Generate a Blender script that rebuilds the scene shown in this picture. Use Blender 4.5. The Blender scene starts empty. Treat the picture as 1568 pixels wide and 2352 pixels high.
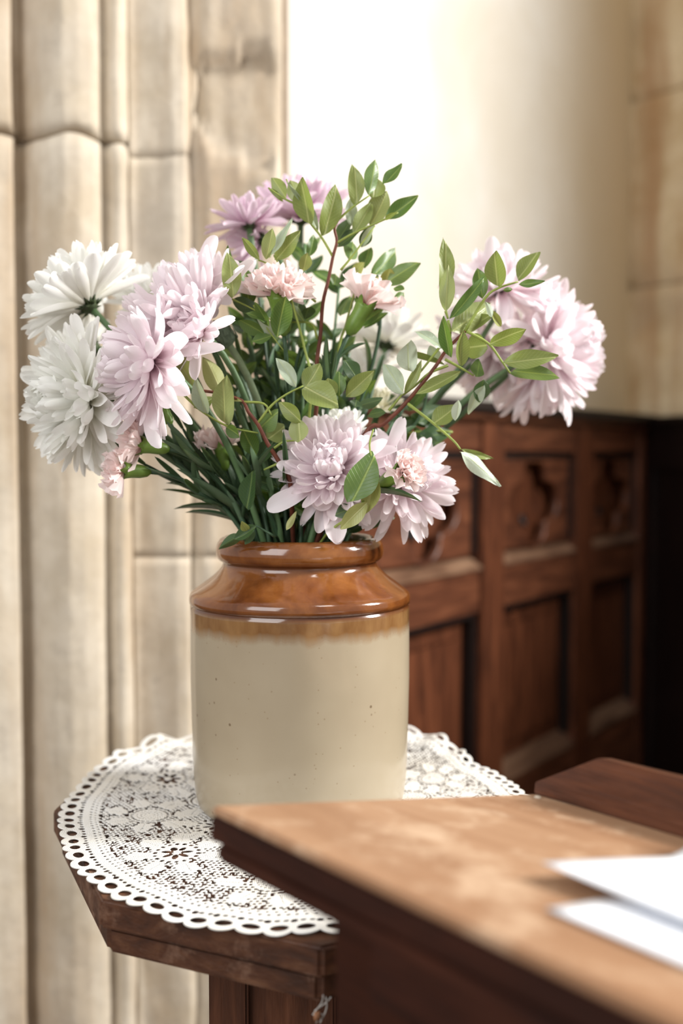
import bpy, bmesh, math, random
import numpy as np
from mathutils import Vector, Matrix, noise
C = bpy.context.scene.collection
rnd = random.Random(7)
# ------------------------------------------------------------------ camera
W, Hh, F = 1568, 2352, 2450.0
TZ = 0.75                      # table top height
CH = TZ + 0.272                # camera height
PITCH = math.atan(131/F)
cam_d = bpy.data.cameras.new('camera'); cam = bpy.data.objects.new('camera', cam_d); C.objects.link(cam)
cam.location = (0, 0, CH); cam.rotation_euler = (math.pi/2-PITCH, 0, 0)
cam_d.sensor_fit = 'VERTICAL'; cam_d.sensor_height = 36; cam_d.sensor_width = 24
cam_d.lens = F/Hh*36; cam_d.clip_start = 0.02; cam_d.clip_end = 60
cam_d.dof.use_dof = True; cam_d.dof.focus_distance = 0.725; cam_d.dof.aperture_fstop = 3.2
cam_d.dof.aperture_blades = 9
bpy.context.scene.camera = cam
# ------------------------------------------------------------------ world, lights, exposure
w = bpy.data.worlds.new('world'); bpy.context.scene.world = w; w.use_nodes = True
bg = w.node_tree.nodes['Background']; bg.inputs[0].default_value = (1.0, 0.975, 0.94, 1); bg.inputs[1].default_value = 0.56
def area(name, loc, target, sx, sy, power, col):
    l = bpy.data.lights.new(name, 'AREA'); l.shape = 'RECTANGLE'; l.size = sx; l.size_y = sy; l.energy = power; l.color = col
    o = bpy.data.objects.new(name, l); C.objects.link(o); o.location = loc
    o.rotation_euler = (Vector(target)-Vector(loc)).to_track_quat('-Z', 'Y').to_euler(); return o
area('window_light', (2.5, 0.72, 2.35), (-0.05, 0.85, 0.95), 0.5, 0.8, 165, (1.0, 0.98, 0.95))
area('fill_light', (-1.7, -1.5, 2.3), (0.0, 1.0, 0.95), 1.8, 2.0, 66, (0.98, 0.985, 1.0))  # added soft fill from behind the camera, not a real window
area('top_fill_light', (0.9, -0.2, 3.4), (0.0, 1.6, 1.7), 0.6, 0.6, 14, (1.0, 0.98, 0.95))  # added weak overhead fill for wall and cloth, not a real window
vs = bpy.context.scene.view_settings
vs.view_transform = 'Standard'; vs.look = 'None'; vs.exposure = 0.0; vs.gamma = 1; vs.use_curve_mapping = False
cy = bpy.context.scene.cycles; cy.max_bounces = 14; cy.diffuse_bounces = 9; cy.transmission_bounces = 10; cy.sample_clamp_indirect = 8
# ------------------------------------------------------------------ helpers
CP, SP = math.cos(PITCH), math.sin(PITCH)
def ray(px, py):
    u = (px-784)/F; v = (1176-py)/F
    return Vector((u, CP+v*SP, -SP+v*CP))
CAM = Vector((0, 0, CH))
def atY(px, py, Y):
    d = ray(px, py); return CAM + d*(Y/d.y)
def atZ(px, py, Z):
    d = ray(px, py); return CAM + d*((Z-CH)/d.z)
def atPlane(px, py, p, n):
    d = ray(px, py); return CAM + d*((p-CAM).dot(n)/d.dot(n))
def link(o, parent=None):
    C.objects.link(o)
    if parent is not None: o.parent = parent
    return o
def mesh_obj(name, verts, faces, mat, parent=None, smooth=True):
    m = bpy.data.meshes.new(name); m.from_pydata([tuple(v) for v in verts], [], faces); m.update()
    if smooth: m.polygons.foreach_set('use_smooth', [True]*len(m.polygons))
    m.materials.append(mat)
    return link(bpy.data.objects.new(name, m), parent)
def bm_obj(name, bm, mat, parent=None, smooth=False):
    m = bpy.data.meshes.new(name); bm.normal_update(); bm.to_mesh(m); bm.free()
    if smooth: m.polygons.foreach_set('use_smooth', [True]*len(m.polygons))
    m.materials.append(mat)
    return link(bpy.data.objects.new(name, m), parent)
def thing(name, label, cat, loc=(0, 0, 0), rz=0, group=None):
    o = bpy.data.objects.new(name, None); o.empty_display_size = 0.02; link(o)
    o.location = loc; o.rotation_euler = (0, 0, rz); o['label'] = label; o['category'] = cat
    if group: o['group'] = group
    return o
def tag(o, label=None, cat=None, group=None, kind=None):
    if label: o['label'] = label
    if cat: o['category'] = cat
    if group: o['group'] = group
    if kind: o['kind'] = kind
    return o
def prism(bm, pts, d0, d1, fn):
    """extrude 2D polygon pts between d0 and d1, mapped by fn(a,b,d)"""
    n = len(pts)
    lo = [bm.verts.new(fn(a, b, d0)) for a, b in pts]; hi = [bm.verts.new(fn(a, b, d1)) for a, b in pts]
    bm.faces.new(lo[::-1]); bm.faces.new(hi)
    for i in range(n):
        j = (i+1) % n; bm.faces.new((lo[i], lo[j], hi[j], hi[i]))
def box(bm, x0, x1, y0, y1, z0, z1, bev=0.0, fn=None):
    r = bmesh.ops.create_cube(bm, size=1)
    for v in r['verts']:
        v.co = Vector((x0+(v.co.x+.5)*(x1-x0), y0+(v.co.y+.5)*(y1-y0), z0+(v.co.z+.5)*(z1-z0)))
    if bev:
        es = list({e for v in r['verts'] for e in v.link_edges})
        g = bmesh.ops.bevel(bm, geom=es, offset=bev, segments=2, affect='EDGES')
def boxo(name, dims, mat, parent, bev=0.0015):
    bm = bmesh.new(); box(bm, *dims, bev=bev)
    return bm_obj(name, bm, mat, parent)
def tube_data(pts, rads, seg=8):
    pts = [Vector(p) for p in pts]; n = len(pts); V = []; Fc = []
    t = (pts[1]-pts[0]).normalized(); up = Vector((0, 0, 1)) if abs(t.z) < .9 else Vector((1, 0, 0))
    a = t.cross(up).normalized()
    for i, p in enumerate(pts):
        t = (pts[min(i+1, n-1)]-pts[max(i-1, 0)]).normalized()
        a = (a - t*a.dot(t)).normalized(); b = t.cross(a)
        r = rads[i] if isinstance(rads, (list, tuple)) else rads
        for k in range(seg):
            an = 2*math.pi*k/seg; V.append(p + (a*math.cos(an)+b*math.sin(an))*r)
    for i in range(n-1):
        for k in range(seg):
            k2 = (k+1) % seg; Fc.append((i*seg+k, i*seg+k2, (i+1)*seg+k2, (i+1)*seg+k))
    Fc.append(tuple(range(seg))[::-1]); Fc.append(tuple((n-1)*seg+k for k in range(seg)))
    return V, Fc
def join_data(parts):
    V = []; Fc = []
    for v, f in parts:
        o = len(V); V += list(v); Fc += [tuple(i+o for i in q) for q in f]
    return V, Fc
def smooth_path(pts, sub=5):
    pts = [Vector(p) for p in pts]
    if len(pts) < 3:
        return [pts[0].lerp(pts[-1], i/sub) for i in range(sub+1)]
    P = [pts[0]*2-pts[1]] + pts + [pts[-1]*2-pts[-2]]; out = []
    for i in range(1, len(P)-2):
        for k in range(sub):
            t = k/sub; a, b, c, d = P[i-1:i+3]
            out.append(0.5*((2*b)+(c-a)*t+(2*a-5*b+4*c-d)*t*t+(3*b-a-3*c+d)*t**3))
    out.append(pts[-1]); return out
def lathe_data(prof, seg=64, org=Vector((0, 0, 0)), axis=Vector((0, 0, 1)), wob=0):
    axis = Vector(axis).normalized(); q = axis.to_track_quat('Z', 'Y'); V = []; Fc = []
    for i, (r, z) in enumerate(prof):
        for k in range(seg):
            an = 2*math.pi*k/seg; V.append(org + q @ Vector((r*math.cos(an), r*math.sin(an), z)))
    for i in range(len(prof)-1):
        for k in range(seg):
            k2 = (k+1) % seg; Fc.append((i*seg+k, i*seg+k2, (i+1)*seg+k2, (i+1)*seg+k))
    Fc.append(tuple(range(seg))[::-1]); Fc.append(tuple((len(prof)-1)*seg+k for k in range(seg)))
    return V, Fc
# ------------------------------------------------------------------ materials
class NT:
    def __init__(s, name):
        s.m = bpy.data.materials.new(name); s.m.use_nodes = True; s.t = s.m.node_tree; s.t.nodes.clear()
        s.out = s.n('ShaderNodeOutputMaterial')
    def n(s, typ, **kw):
        nd = s.t.nodes.new(typ)
        for k, v in kw.items():
            if k.startswith('i_'):
                nd.inputs[k[2:].replace('_', ' ')].default_value = v
            else: setattr(nd, k, v)
        return nd
    def l(s, a, b): s.t.links.new(a, b)
    def coord(s, kind='Object', scale=(1, 1, 1), rot=(0, 0, 0)):
        tc = s.n('ShaderNodeTexCoord'); mp = s.n('ShaderNodeMapping'); mp.inputs['Scale'].default_value = scale
        mp.inputs['Rotation'].default_value = rot
        s.l(tc.outputs[kind], mp.inputs['Vector']); return mp.outputs[0]
    def noise(s, vec, scale, detail=4, rough=.55, dist=0):
        nd = s.n('ShaderNodeTexNoise'); nd.inputs['Scale'].default_value = scale; nd.inputs['Detail'].default_value = detail
        nd.inputs['Roughness'].default_value = rough; nd.inputs['Distortion'].default_value = dist
        s.l(vec, nd.inputs['Vector']); return nd.outputs['Fac']
    def ramp(s, fac, stops):
        r = s.n('ShaderNodeValToRGB'); e = r.color_ramp.elements
        while len(e) < len(stops): e.new(0.5)
        for i, (p, c) in enumerate(stops):
            e[i].position = p; e[i].color = (*c, 1) if len(c) == 3 else c
        s.l(fac, r.inputs[0]); return r.outputs[0]
    def mix(s, fac, a, b, mode='MIX'):
        m = s.n('ShaderNodeMix', data_type='RGBA', blend_type=mode)
        for sock, val in ((m.inputs[0], fac), (m.inputs[6], a), (m.inputs[7], b)):
            if hasattr(val, 'links'): s.l(val, sock)
            elif isinstance(val, (int, float)): sock.default_value = val
            else: sock.default_value = (*val, 1)
        return m.outputs[2]
    def math(s, op, a, b=0, c=0, clamp=False):
        m = s.n('ShaderNodeMath', operation=op, use_clamp=clamp)
        for i, val in enumerate((a, b, c)):
            if hasattr(val, 'links'): s.l(val, m.inputs[i])
            else: m.inputs[i].default_value = val
        return m.outputs[0]
    def bump(s, h, strength=.3, dist=.002):
        b = s.n('ShaderNodeBump'); b.inputs['Strength'].default_value = strength; b.inputs['Distance'].default_value = dist
        s.l(h, b.inputs['Height']); return b.outputs[0]
    def pbsdf(s, col, rough=.5, normal=None, coat=0, spec=.5, sss=0):
        p = s.n('ShaderNodeBsdfPrincipled')
        if hasattr(col, 'links'): s.l(col, p.inputs['Base Color'])
        else: p.inputs['Base Color'].default_value = (*col, 1)
        if hasattr(rough, 'links'): s.l(rough, p.inputs['Roughness'])
        else: p.inputs['Roughness'].default_value = rough
        p.inputs['Coat Weight'].default_value = coat; p.inputs['Coat Roughness'].default_value = .06
        p.inputs['Specular IOR Level'].default_value = spec
        if normal is not None: s.l(normal, p.inputs['Normal'])
        return p
    def fin(s, sh): s.l(sh.outputs[0], s.out.inputs[0]); return s.m
def wood(name, dark, mid, light, rough=.45, rot=(0, 0, 0), scale=1.0, spec=.4, wear=None):
    k = NT(name); r0 = k.coord('Object', (1, 1, 1), rot)
    def strt(sc3):
        mp = k.n('ShaderNodeMapping'); mp.inputs['Scale'].default_value = sc3; k.l(r0, mp.inputs[0]); return mp.outputs[0]
    v = strt((2.6*scale, 20*scale, 20*scale)); n1 = k.noise(v, 3.0, 6, .6, .6); v2 = strt((8*scale, 120*scale, 120*scale)); n2 = k.noise(v2, 3.0, 3, .6)
    c = k.ramp(n1, [(.28, dark), (.5, mid), (.72, light)])
    c = k.mix(k.math('MULTIPLY', n2, .45), c, dark)
    if wear:
        v3 = k.coord('Object'); n3 = k.noise(v3, 22, 6, .72)
        c = k.mix(k.ramp(n3, [(.52, (0, 0, 0)), (.68, (1, 1, 1))]), c, wear)
    h = k.math('ADD', n1, n2)
    return k.fin(k.pbsdf(c, rough, k.bump(h, .35, .0012), spec=spec))
GR = (0, 0, 0); UP = (0, math.pi/2, 0); DG = (0, 0, .935)
M = {}
M['oak'] = wood('dark_oak', (.030, .009, .004), (.105, .032, .013), (.19, .062, .026), .42, UP)
M['oak_h'] = wood('dark_oak_rail', (.032, .010, .005), (.115, .038, .017), (.21, .075, .034), .40, GR)
M['oak_shade'] = wood('shaded_oak', (.004, .0015, .001), (.008, .003, .002), (.014, .005, .003), .5, UP)  # near-black copy of the oak; shade of corner and recesses put in colour
M['oak_sill'] = wood('lit_oak_sill', (.06, .03, .018), (.16, .085, .05), (.30, .18, .11), .34, GR)  # paler than the rails: light caught by the slope is in the colour
M['table'] = wood('old_table_oak', (.024, .008, .0035), (.078, .026, .010), (.18, .078, .036), .55, GR, wear=(.20, .11, .07))
M['post'] = wood('table_post_oak', (.03, .010, .005), (.11, .038, .017), (.20, .075, .035), .5, UP)
M['desk_shade'] = wood('shaded_desk_oak', (.012, .0035, .002), (.036, .009, .004), (.065, .018, .008), .5, DG, spec=.18)  # dark copy for desk edge and sides, their shade is in the colour
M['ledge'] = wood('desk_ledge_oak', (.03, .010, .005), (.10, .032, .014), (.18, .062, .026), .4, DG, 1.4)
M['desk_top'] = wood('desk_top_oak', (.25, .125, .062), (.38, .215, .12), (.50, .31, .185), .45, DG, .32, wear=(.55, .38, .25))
# stone
def stone_mat(name, base, light, stain, grey):
    k = NT(name); v = k.coord('Object'); vv = k.coord('Object', (2.6, 2.6, .22))
    n1 = k.noise(v, 9, 8, .65); n2 = k.noise(vv, 5, 6, .6, .8); n3 = k.noise(v, 60, 5, .7)
    n4 = k.noise(v, 3.2, 5, .6, .5)
    c = k.ramp(n1, [(.35, base), (.6, light)])
    c = k.mix(k.math('MULTIPLY', k.ramp(n2, [(.46, (0, 0, 0)), (.70, (1, 1, 1))]), .75), c, stain)
    c = k.mix(k.math('MULTIPLY', k.ramp(n4, [(.55, (0, 0, 0)), (.7, (1, 1, 1))]), .6), c, grey)
    c = k.mix(k.math('MULTIPLY', k.ramp(n3, [(.35, (1, 1, 1)), (.45, (0, 0, 0))]), .25), c, grey)
    h = k.math('ADD', k.math('MULTIPLY', n3, .5), n1)
    return k.fin(k.pbsdf(c, .9, k.bump(h, .5, .004), spec=.1))
M['stone'] = stone_mat('limestone', (.47, .395, .295), (.60, .53, .43), (.37, .26, .16), (.35, .30, .245))
M['stone_ochre'] = stone_mat('ochre_limestone', (.50, .37, .21), (.66, .54, .36), (.34, .17, .07), (.45, .35, .24))
M['mortar'] = NT('mortar').fin(NT('x').pbsdf((.1, .1, .1))) if False else None
def simple(name, col, rough=.6, spec=.3, nsc=30, var=.12, bump=.2, bd=.001, metal=0):
    k = NT(name); v = k.coord('Object'); n = k.noise(v, nsc, 5)
    c = k.ramp(n, [(.3, tuple(x*(1-var) for x in col)), (.7, tuple(min(1, x*(1+var)) for x in col))])
    return k.fin(k.pbsdf(c, rough, k.bump(n, bump, bd), spec=spec))
M['mortar'] = simple('old_mortar', (.27, .21, .155), .95, .05, 60, .3, .5, .003)
M['floor'] = simple('floor_stone', (.16, .12, .09), .8, .2, 8, .3)
def plaster():
    k = NT('cream_plaster'); v = k.coord('Object'); n = k.noise(v, 3, 6, .6, .4); n2 = k.noise(v, 45, 4); n3 = k.noise(v, 1.3, 3)
    c = k.ramp(n, [(.35, (.53, .485, .41)), (.6, (.58, .55, .495))])
    sx = k.n('ShaderNodeSeparateXYZ'); k.l(k.coord('Object'), sx.inputs[0])
    g = k.ramp(k.math('ADD', sx.outputs[0], k.math('MULTIPLY', n3, .15)), [(.35, (0, 0, 0)), (.80, (1, 1, 1))])
    c = k.mix(k.math('MULTIPLY', g, .8), c, (.62, .48, .28))  # tan towards the corner: light fall-off and ochre wash both in the colour
    return k.fin(k.pbsdf(c, .9, k.bump(k.math('ADD', n, k.math('MULTIPLY', n2, .2)), .35, .006), spec=.1))
M['plaster'] = plaster()
# jar glazes: brown dipped glaze over cream salt glaze, border at a height of the jar itself
def jar_mat():
    k = NT('two_tone_stoneware'); v = k.coord('Object'); sx = k.n('ShaderNodeSeparateXYZ'); k.l(v, sx.inputs[0]); z = sx.outputs[2]
    n = k.noise(v, 22, 5, .6, .4); nf = k.noise(k.coord('Object', (1, 1, .35)), 90, 3); nl = k.noise(v, 9, 3)
    brown = k.ramp(n, [(.30, (.09, .024, .006)), (.5, (.19, .062, .014)), (.72, (.32, .125, .034))])
    band = k.ramp(nf, [(.3, (.16, .070, .022)), (.7, (.27, .145, .056))])
    cream = k.ramp(nl, [(.3, (.33, .265, .178)), (.7, (.41, .34, .238))])
    vo = k.n('ShaderNodeTexVoronoi'); vo.inputs['Scale'].default_value = 70; k.l(v, vo.inputs['Vector'])
    sp = k.ramp(vo.outputs['Distance'], [(.06, (1, 1, 1)), (.10, (0, 0, 0))])
    cs = k.n('ShaderNodeSeparateColor'); k.l(vo.outputs['Color'], cs.inputs[0])
    sp = k.math('MULTIPLY', sp, k.math('GREATER_THAN', cs.outputs[0], .60))
    cream = k.mix(k.math('MULTIPLY', sp, .8), cream, (.13, .08, .04))
    vo2 = k.n('ShaderNodeTexVoronoi'); vo2.inputs['Scale'].default_value = 210; k.l(v, vo2.inputs['Vector'])
    sp2 = k.ramp(vo2.outputs['Distance'], [(.10, (1, 1, 1)), (.16, (0, 0, 0))])
    cs2 = k.n('ShaderNodeSeparateColor'); k.l(vo2.outputs['Color'], cs2.inputs[0])
    sp2 = k.math('MULTIPLY', sp2, k.math('GREATER_THAN', cs2.outputs[1], .75))
    cream = k.mix(k.math('MULTIPLY', sp2, .5), cream, (.22, .15, .08))
    zz = k.math('ADD', z, k.math('MULTIPLY', k.math('SUBTRACT', nf, .5), .010))
    f1 = k.ramp(k.math('MULTIPLY', k.math('SUBTRACT', zz, .1365), 120), [(0, (0, 0, 0)), (1, (1, 1, 1))])
    f2 = k.ramp(k.math('MULTIPLY', k.math('SUBTRACT', z, .1535), 500), [(0, (0, 0, 0)), (1, (1, 1, 1))])
    c = k.mix(f1, cream, band); c = k.mix(f2, c, brown)
    f3 = k.ramp(k.math('ABSOLUTE', k.math('SUBTRACT', z, .1562)), [(.0005, (1, 1, 1)), (.0016, (0, 0, 0))])
    c = k.mix(k.math('MULTIPLY', f3, .75), c, (.07, .022, .008))
    f4 = k.ramp(k.math('ABSOLUTE', k.math('SUBTRACT', z, .1885)), [(.001, (1, 1, 1)), (.004, (0, 0, 0))])
    c = k.mix(k.math('MULTIPLY', f4, .8), c, (.07, .02, .008))
    b = k.bump(k.math('ADD', nl, k.math('MULTIPLY', n, .35)), .22, .003)
    rg = k.ramp(f1, [(0, (.34, .34, .34)), (1, (.14, .14, .14))])
    p = k.pbsdf(c, rg, b, coat=.45, spec=.5)
    return k.fin(p)
M['jar'] = jar_mat()
# petals and leaves
def petal_mat(name, base, tip, trans=.38, rnd_amt=.10, glow=(1, 1, 1)):
    k = NT(name); tc = k.n('ShaderNodeTexCoord'); sx = k.n('ShaderNodeSeparateXYZ'); k.l(tc.outputs['Generated'], sx.inputs[0])
    c = k.ramp(sx.outputs[1], [(.02, base), (.55, tip)])
    mp = k.n('ShaderNodeMapping'); mp.inputs['Scale'].default_value = (22, 1.2, 0); k.l(tc.outputs['Generated'], mp.inputs[0])
    st = k.noise(mp.outputs[0], 1, 2)
    c = k.mix(k.math('MULTIPLY', st, .35), c, base)
    oi = k.n('ShaderNodeObjectInfo')
    c = k.mix(k.math('MULTIPLY', oi.outputs['Random'], rnd_amt*3), c, base)
    p = k.pbsdf(c, .55, k.bump(st, .25, .0008), spec=.25)
    t = k.n('ShaderNodeBsdfTranslucent'); k.l(c, t.inputs[0])
    mx = k.n('ShaderNodeMixShader'); mx.inputs[0].default_value = trans; k.l(p.outputs[0], mx.inputs[1]); k.l(t.outputs[0], mx.inputs[2])
    return k.fin(mx)
M['p_white'] = petal_mat('white_petal', (.93, .92, .83), (.96, .96, .95), .45, .05)
M['p_cream'] = petal_mat('cream_petal', (.86, .82, .58), (.92, .90, .80), .38, .08)
M['p_pink'] = petal_mat('lilac_pink_petal', (.87, .735, .775), (.955, .915, .93), .42, .09)
M['p_mauve'] = petal_mat('mauve_petal', (.70, .47, .59), (.88, .77, .84), .40, .10)
M['p_carn'] = petal_mat('carnation_petal', (.94, .71, .68), (.96, .88, .86), .38, .09)
def leaf_mat(name, top, under, vein, trans=.3, rough=.38):
    k = NT(name); tc = k.n('ShaderNodeTexCoord'); sx = k.n('ShaderNodeSeparateXYZ'); k.l(tc.outputs['Generated'], sx.inputs[0])
    ax = k.math('ABSOLUTE', k.math('SUBTRACT', sx.outputs[0], .5))
    mid = k.ramp(ax, [(.018, (1, 1, 1)), (.045, (0, 0, 0))])
    sv = k.math('SINE', k.math('MULTIPLY', k.math('SUBTRACT', sx.outputs[1], k.math('MULTIPLY', ax, .45)), 78))
    svr = k.ramp(sv, [(.90, (0, 0, 0)), (1, (1, 1, 1))])
    n = k.noise(k.coord('Object', (3, 1, 1)), 6, 4)
    oi = k.n('ShaderNodeObjectInfo')
    ct = k.mix(n, tuple(x*.78 for x in top), tuple(min(1, x*1.15) for x in top))
    ct = k.mix(k.math('MULTIPLY', oi.outputs['Random'], .45), ct, under)
    g = k.n('ShaderNodeNewGeometry'); c = k.mix(k.math('MULTIPLY', g.outputs['Backfacing'], .7), ct, under)
    c = k.mix(k.math('MULTIPLY', svr, .28), c, vein); c = k.mix(k.math('MULTIPLY', mid, .75), c, vein)
    p = k.pbsdf(c, rough, k.bump(k.math('ADD', k.math('MULTIPLY', mid, -1), k.math('MULTIPLY', svr, -.5)), .4, .0006), spec=.5)
    t = k.n('ShaderNodeBsdfTranslucent'); k.l(k.mix(.35, c, (.35, .45, .05)), t.inputs[0])
    mx = k.n('ShaderNodeMixShader'); mx.inputs[0].default_value = trans; k.l(p.outputs[0], mx.inputs[1]); k.l(t.outputs[0], mx.inputs[2])
    return k.fin(mx)
M['l_olive'] = leaf_mat('olive_leaf', (.20, .25, .055), (.33, .38, .15), (.46, .49, .19))
M['l_dark'] = leaf_mat('dark_leaf', (.030, .075, .020), (.07, .13, .05), (.14, .22, .06), .2)
M['l_green'] = leaf_mat('green_leaf', (.075, .16, .028), (.16, .25, .08), (.32, .42, .10))
M['l_pale'] = leaf_mat('pale_leaf', (.42, .50, .36), (.60, .68, .56), (.52, .60, .34), .3, .3)
M['l_yellow'] = leaf_mat('yellow_green_leaf', (.36, .38, .11), (.46, .48, .20), (.52, .52, .22))
M['l_blade'] = leaf_mat('carnation_blade', (.055, .11, .055), (.10, .17, .09), (.11, .18, .09), .15)
M['s_green'] = simple('green_stem', (.085, .155, .062), .5, .4, 40, .35)
M['s_dark'] = simple('dark_stem', (.035, .075, .035), .5, .4, 40, .35)
M['s_pale'] = simple('pale_stem', (.26, .34, .20), .5, .3, 60, .3)
M['s_red'] = simple('red_brown_twig', (.14, .042, .024), .5, .3, 90, .35)
M['s_lime'] = simple('lime_twig', (.26, .32, .07), .5, .3, 90, .2)
M['calyx_dark'] = simple('dark_calyx', (.045, .065, .025), .6, .3, 150, .5, .5)
M['calyx_green'] = simple('green_calyx', (.13, .22, .035), .4, .4, 50, .35)
M['calyx_dry'] = simple('dried_calyx', (.22, .10, .05), .7, .2, 120, .5)
M['bud_grey'] = simple('grey_green_bud', (.13, .18, .12), .6, .3, 160, .35, .6)
# ------------------------------------------------------------------ setting
fl = boxo('floor', (-6, 6, -4, 6, -.05, 0), M['floor'], None, 0); tag(fl, kind='structure')
# left stone pier: moulded shafts standing in courses of stone
pier_prof = []   # (px at reference depth, depth Y)
def pr(px, Y): pier_prof.append((atY(px, 1176, Y).x, Y))
for px, Y in ((-260, 1.10), (-120, 1.14), (-20, 1.165), (22, 1.18), (38, 1.215), (50, 1.235), (62, 1.235), (72, 1.215), (80, 1.195),
              (105, 1.178), (140, 1.172), (180, 1.180), (215, 1.198), (236, 1.225), (246, 1.25), (256, 1.25), (264, 1.232), (276, 1.228), (290, 1.234),
              (304, 1.262), (330, 1.272), (370, 1.268), (410, 1.262), (436, 1.268), (446, 1.290), (462, 1.296), (474, 1.284), (492, 1.280), (520, 1.286),
              (560, 1.288), (610, 1.290), (636, 1.292), (648, 1.300), (654, 1.33), (656, 1.40)):
    pr(px, Y)
def resample(p, n):
    d = [0]
    for a, b in zip(p, p[1:]): d.append(d[-1]+math.hypot(a[0]-b[0], a[1]-b[1]))
    s = np.linspace(0, d[-1], n); return list(zip(np.interp(s, d, [q[0] for q in p]), np.interp(s, d, [q[1] for q in p])))
pier_prof = [(x, 1.235+(y-1.235)*(.45 if y < 1.31 else 1)) for x, y in pier_prof]
prof = resample(pier_prof, 190)
def zpx(py, Y=1.2): return atY(300, py, Y).z
wl = bpy.data.objects.new('wall_left', None); link(wl); tag(wl, kind='structure')
def stone_block(i0, i1, z0, z1, seed):
    P = prof[i0:i1+1]; nz = max(4, int((z1-z0)/.012)); V = []; Fc = []
    cols = len(P)
    for j in range(nz+1):
        z = z0+(z1-z0)*j/nz
        for i, (x, y) in enumerate(P):
            zz = z
            if j in (0, nz) and abs(z-JT) < .02: zz += .012*noise.noise(Vector((x*26, y*3, z*9)))
            d = .0035*noise.noise(Vector((x*18, y*9, z*14+seed))) + .0016*noise.noise(Vector((x*70, y*9, z*60)))
            ez = min(z-z0, z1-z)
            d += max(0, .0010-ez)*.5 if JT-.3 > 9 or min(abs(z-JT), 1) > .02 or P[0][0] > -.25 else max(0, .004-ez)*.9
            # broken patch on the jamb
            q = ((x+.105)/.055)**2+((z-zpx(205))/.06)**2
            d += .010*max(0, min(1, (1.35-q+.9*noise.noise(Vector((x*28, 3, z*22))))*7))*1.4
            ex = min(i, cols-1-i); d += .001 if ex == 0 else 0
            V.append((x, y+d, zz))
    for j in range(nz):
        for i in range(cols-1):
            a = j*cols+i; Fc.append((a, a+1, a+cols+1, a+cols))
    # returns into the wall so each block has depth
    n0 = len(V)
    for j in range(nz+1):
        for i in (0, cols-1):
            x, y, z = V[j*cols+i]; V.append((x, max(y+.05, 1.30), z))
    for j in range(nz):
        Fc.append((j*cols, (j+1)*cols, n0+2*(j+1), n0+2*j)); Fc.append((j*cols+cols-1, n0+2*j+1, n0+2*(j+1)+1, (j+1)*cols+cols-1))
    for j, rev in ((0, 0), (nz, 1)):
        r0 = len(V)
        for i in range(cols): x, y, z = V[j*cols+i]; V.append((x, max(y+.05, 1.30), z))
        for i in range(cols-1): Fc.append((j*cols+i, r0+i, r0+i+1, j*cols+i+1) if not rev else (j*cols+i, j*cols+i+1, r0+i+1, r0+i))
    return mesh_obj('stone_block', V, Fc, M['stone'], wl)
iS = next(i for i, p in enumerate(prof) if p[0] > atY(303, 1176, 1.26).x)
iT = next(i for i, p in enumerate(prof) if p[0] > atY(446, 1176, 1.29).x)
g = .0002
JT = zpx(300)
def col(i0, i1, joints, s):
    for a, b in zip(joints, joints[1:]): stone_block(i0, i1, a+(.0026 if a == JT else g), b-(.0026 if b == JT else g), s)
col(0, iS, [-.0, .30, JT, 1.95, 2.6], 3)
col(iS, iT, [0, .28, zpx(1290), zpx(330), 1.85, 2.6], 11)
col(iT, len(prof)-1, [0, .26, zpx(1290), 1.80, 2.6], 23)
mesh_obj('mortar_bed', [(prof[0][0], 1.268, 0), (-.27, 1.268, 0), (-.069, 1.312, 0), (-.069, 1.42, 0), (prof[0][0], 1.42, 0)] +
         [(prof[0][0], 1.268, 2.6), (-.27, 1.268, 2.6), (-.069, 1.312, 2.6), (-.069, 1.42, 2.6), (prof[0][0], 1.42, 2.6)],
         [(0, 1, 6, 5), (1, 2, 7, 6), (2, 3, 8, 7), (3, 4, 9, 8), (4, 0, 5, 9), (5, 6, 7, 8, 9), (4, 3, 2, 1, 0)], M['mortar'], wl, False)
# back wall (plaster) and its panelling share one local frame: x along the wall, -y outward
WA = Vector((.254, 1.80, 0)); WR = math.atan2(.816, .578)
bm = bmesh.new()
box(bm, -.62, .83, .055, .18, 0, 2.8)
wb = bm_obj('wall_back', bm, M['plaster']); wb.location = WA; wb.rotation_euler = (0, 0, WR); tag(wb, kind='structure')
def W2(x, y, z=0): return WA + Vector((.578*x-.816*y, .816*x+.578*y, z))
# right wall from the corner, ochre stone dressings in courses
wr = bpy.data.objects.new('wall_right', None); link(wr); tag(wr, kind='structure')
cr = W2(.772, .062); dr = Vector((.62, -.785, 0)).normalized(); nr = Vector((-dr.y*-1, dr.x, 0))
nr = Vector((.785, .62, 0))      # into the wall
zz = 0; kk = 0
for dz in (.55, .55, .30, .42, .36, .50):
    for (a, b) in ((0.0, .34), (.344, 1.6)):
        V = []; Fc = []; nu, nz = 14, 14
        for j in range(nz+1):
            for i in range(nu+1):
                u = a+(b-a)*i/nu; z = zz+.002+(dz-.004)*j/nz; e = min(i, nu-i, j, nz-j)
                d = .008*noise.noise(Vector((u*9, kk, z*9)))+(.006 if e == 0 else 0)
                V.append(cr+dr*u+nr*d+Vector((0, 0, z)))
        for j in range(nz):
            for i in range(nu): q = j*(nu+1)+i; Fc.append((q, q+1, q+nu+2, q+nu+1))
        m0 = len(V); cs = [0, nu, (nz+1)*(nu+1)-1, nz*(nu+1)]
        for c_ in cs: V.append(V[c_]+nr*.1)
        for i in range(4): Fc.append((cs[i], m0+i, m0+(i+1) % 4, cs[(i+1) % 4]))
        mesh_obj('stone_block', V, Fc, M['stone_ochre'], wr); kk += 1
    zz += dz
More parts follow.
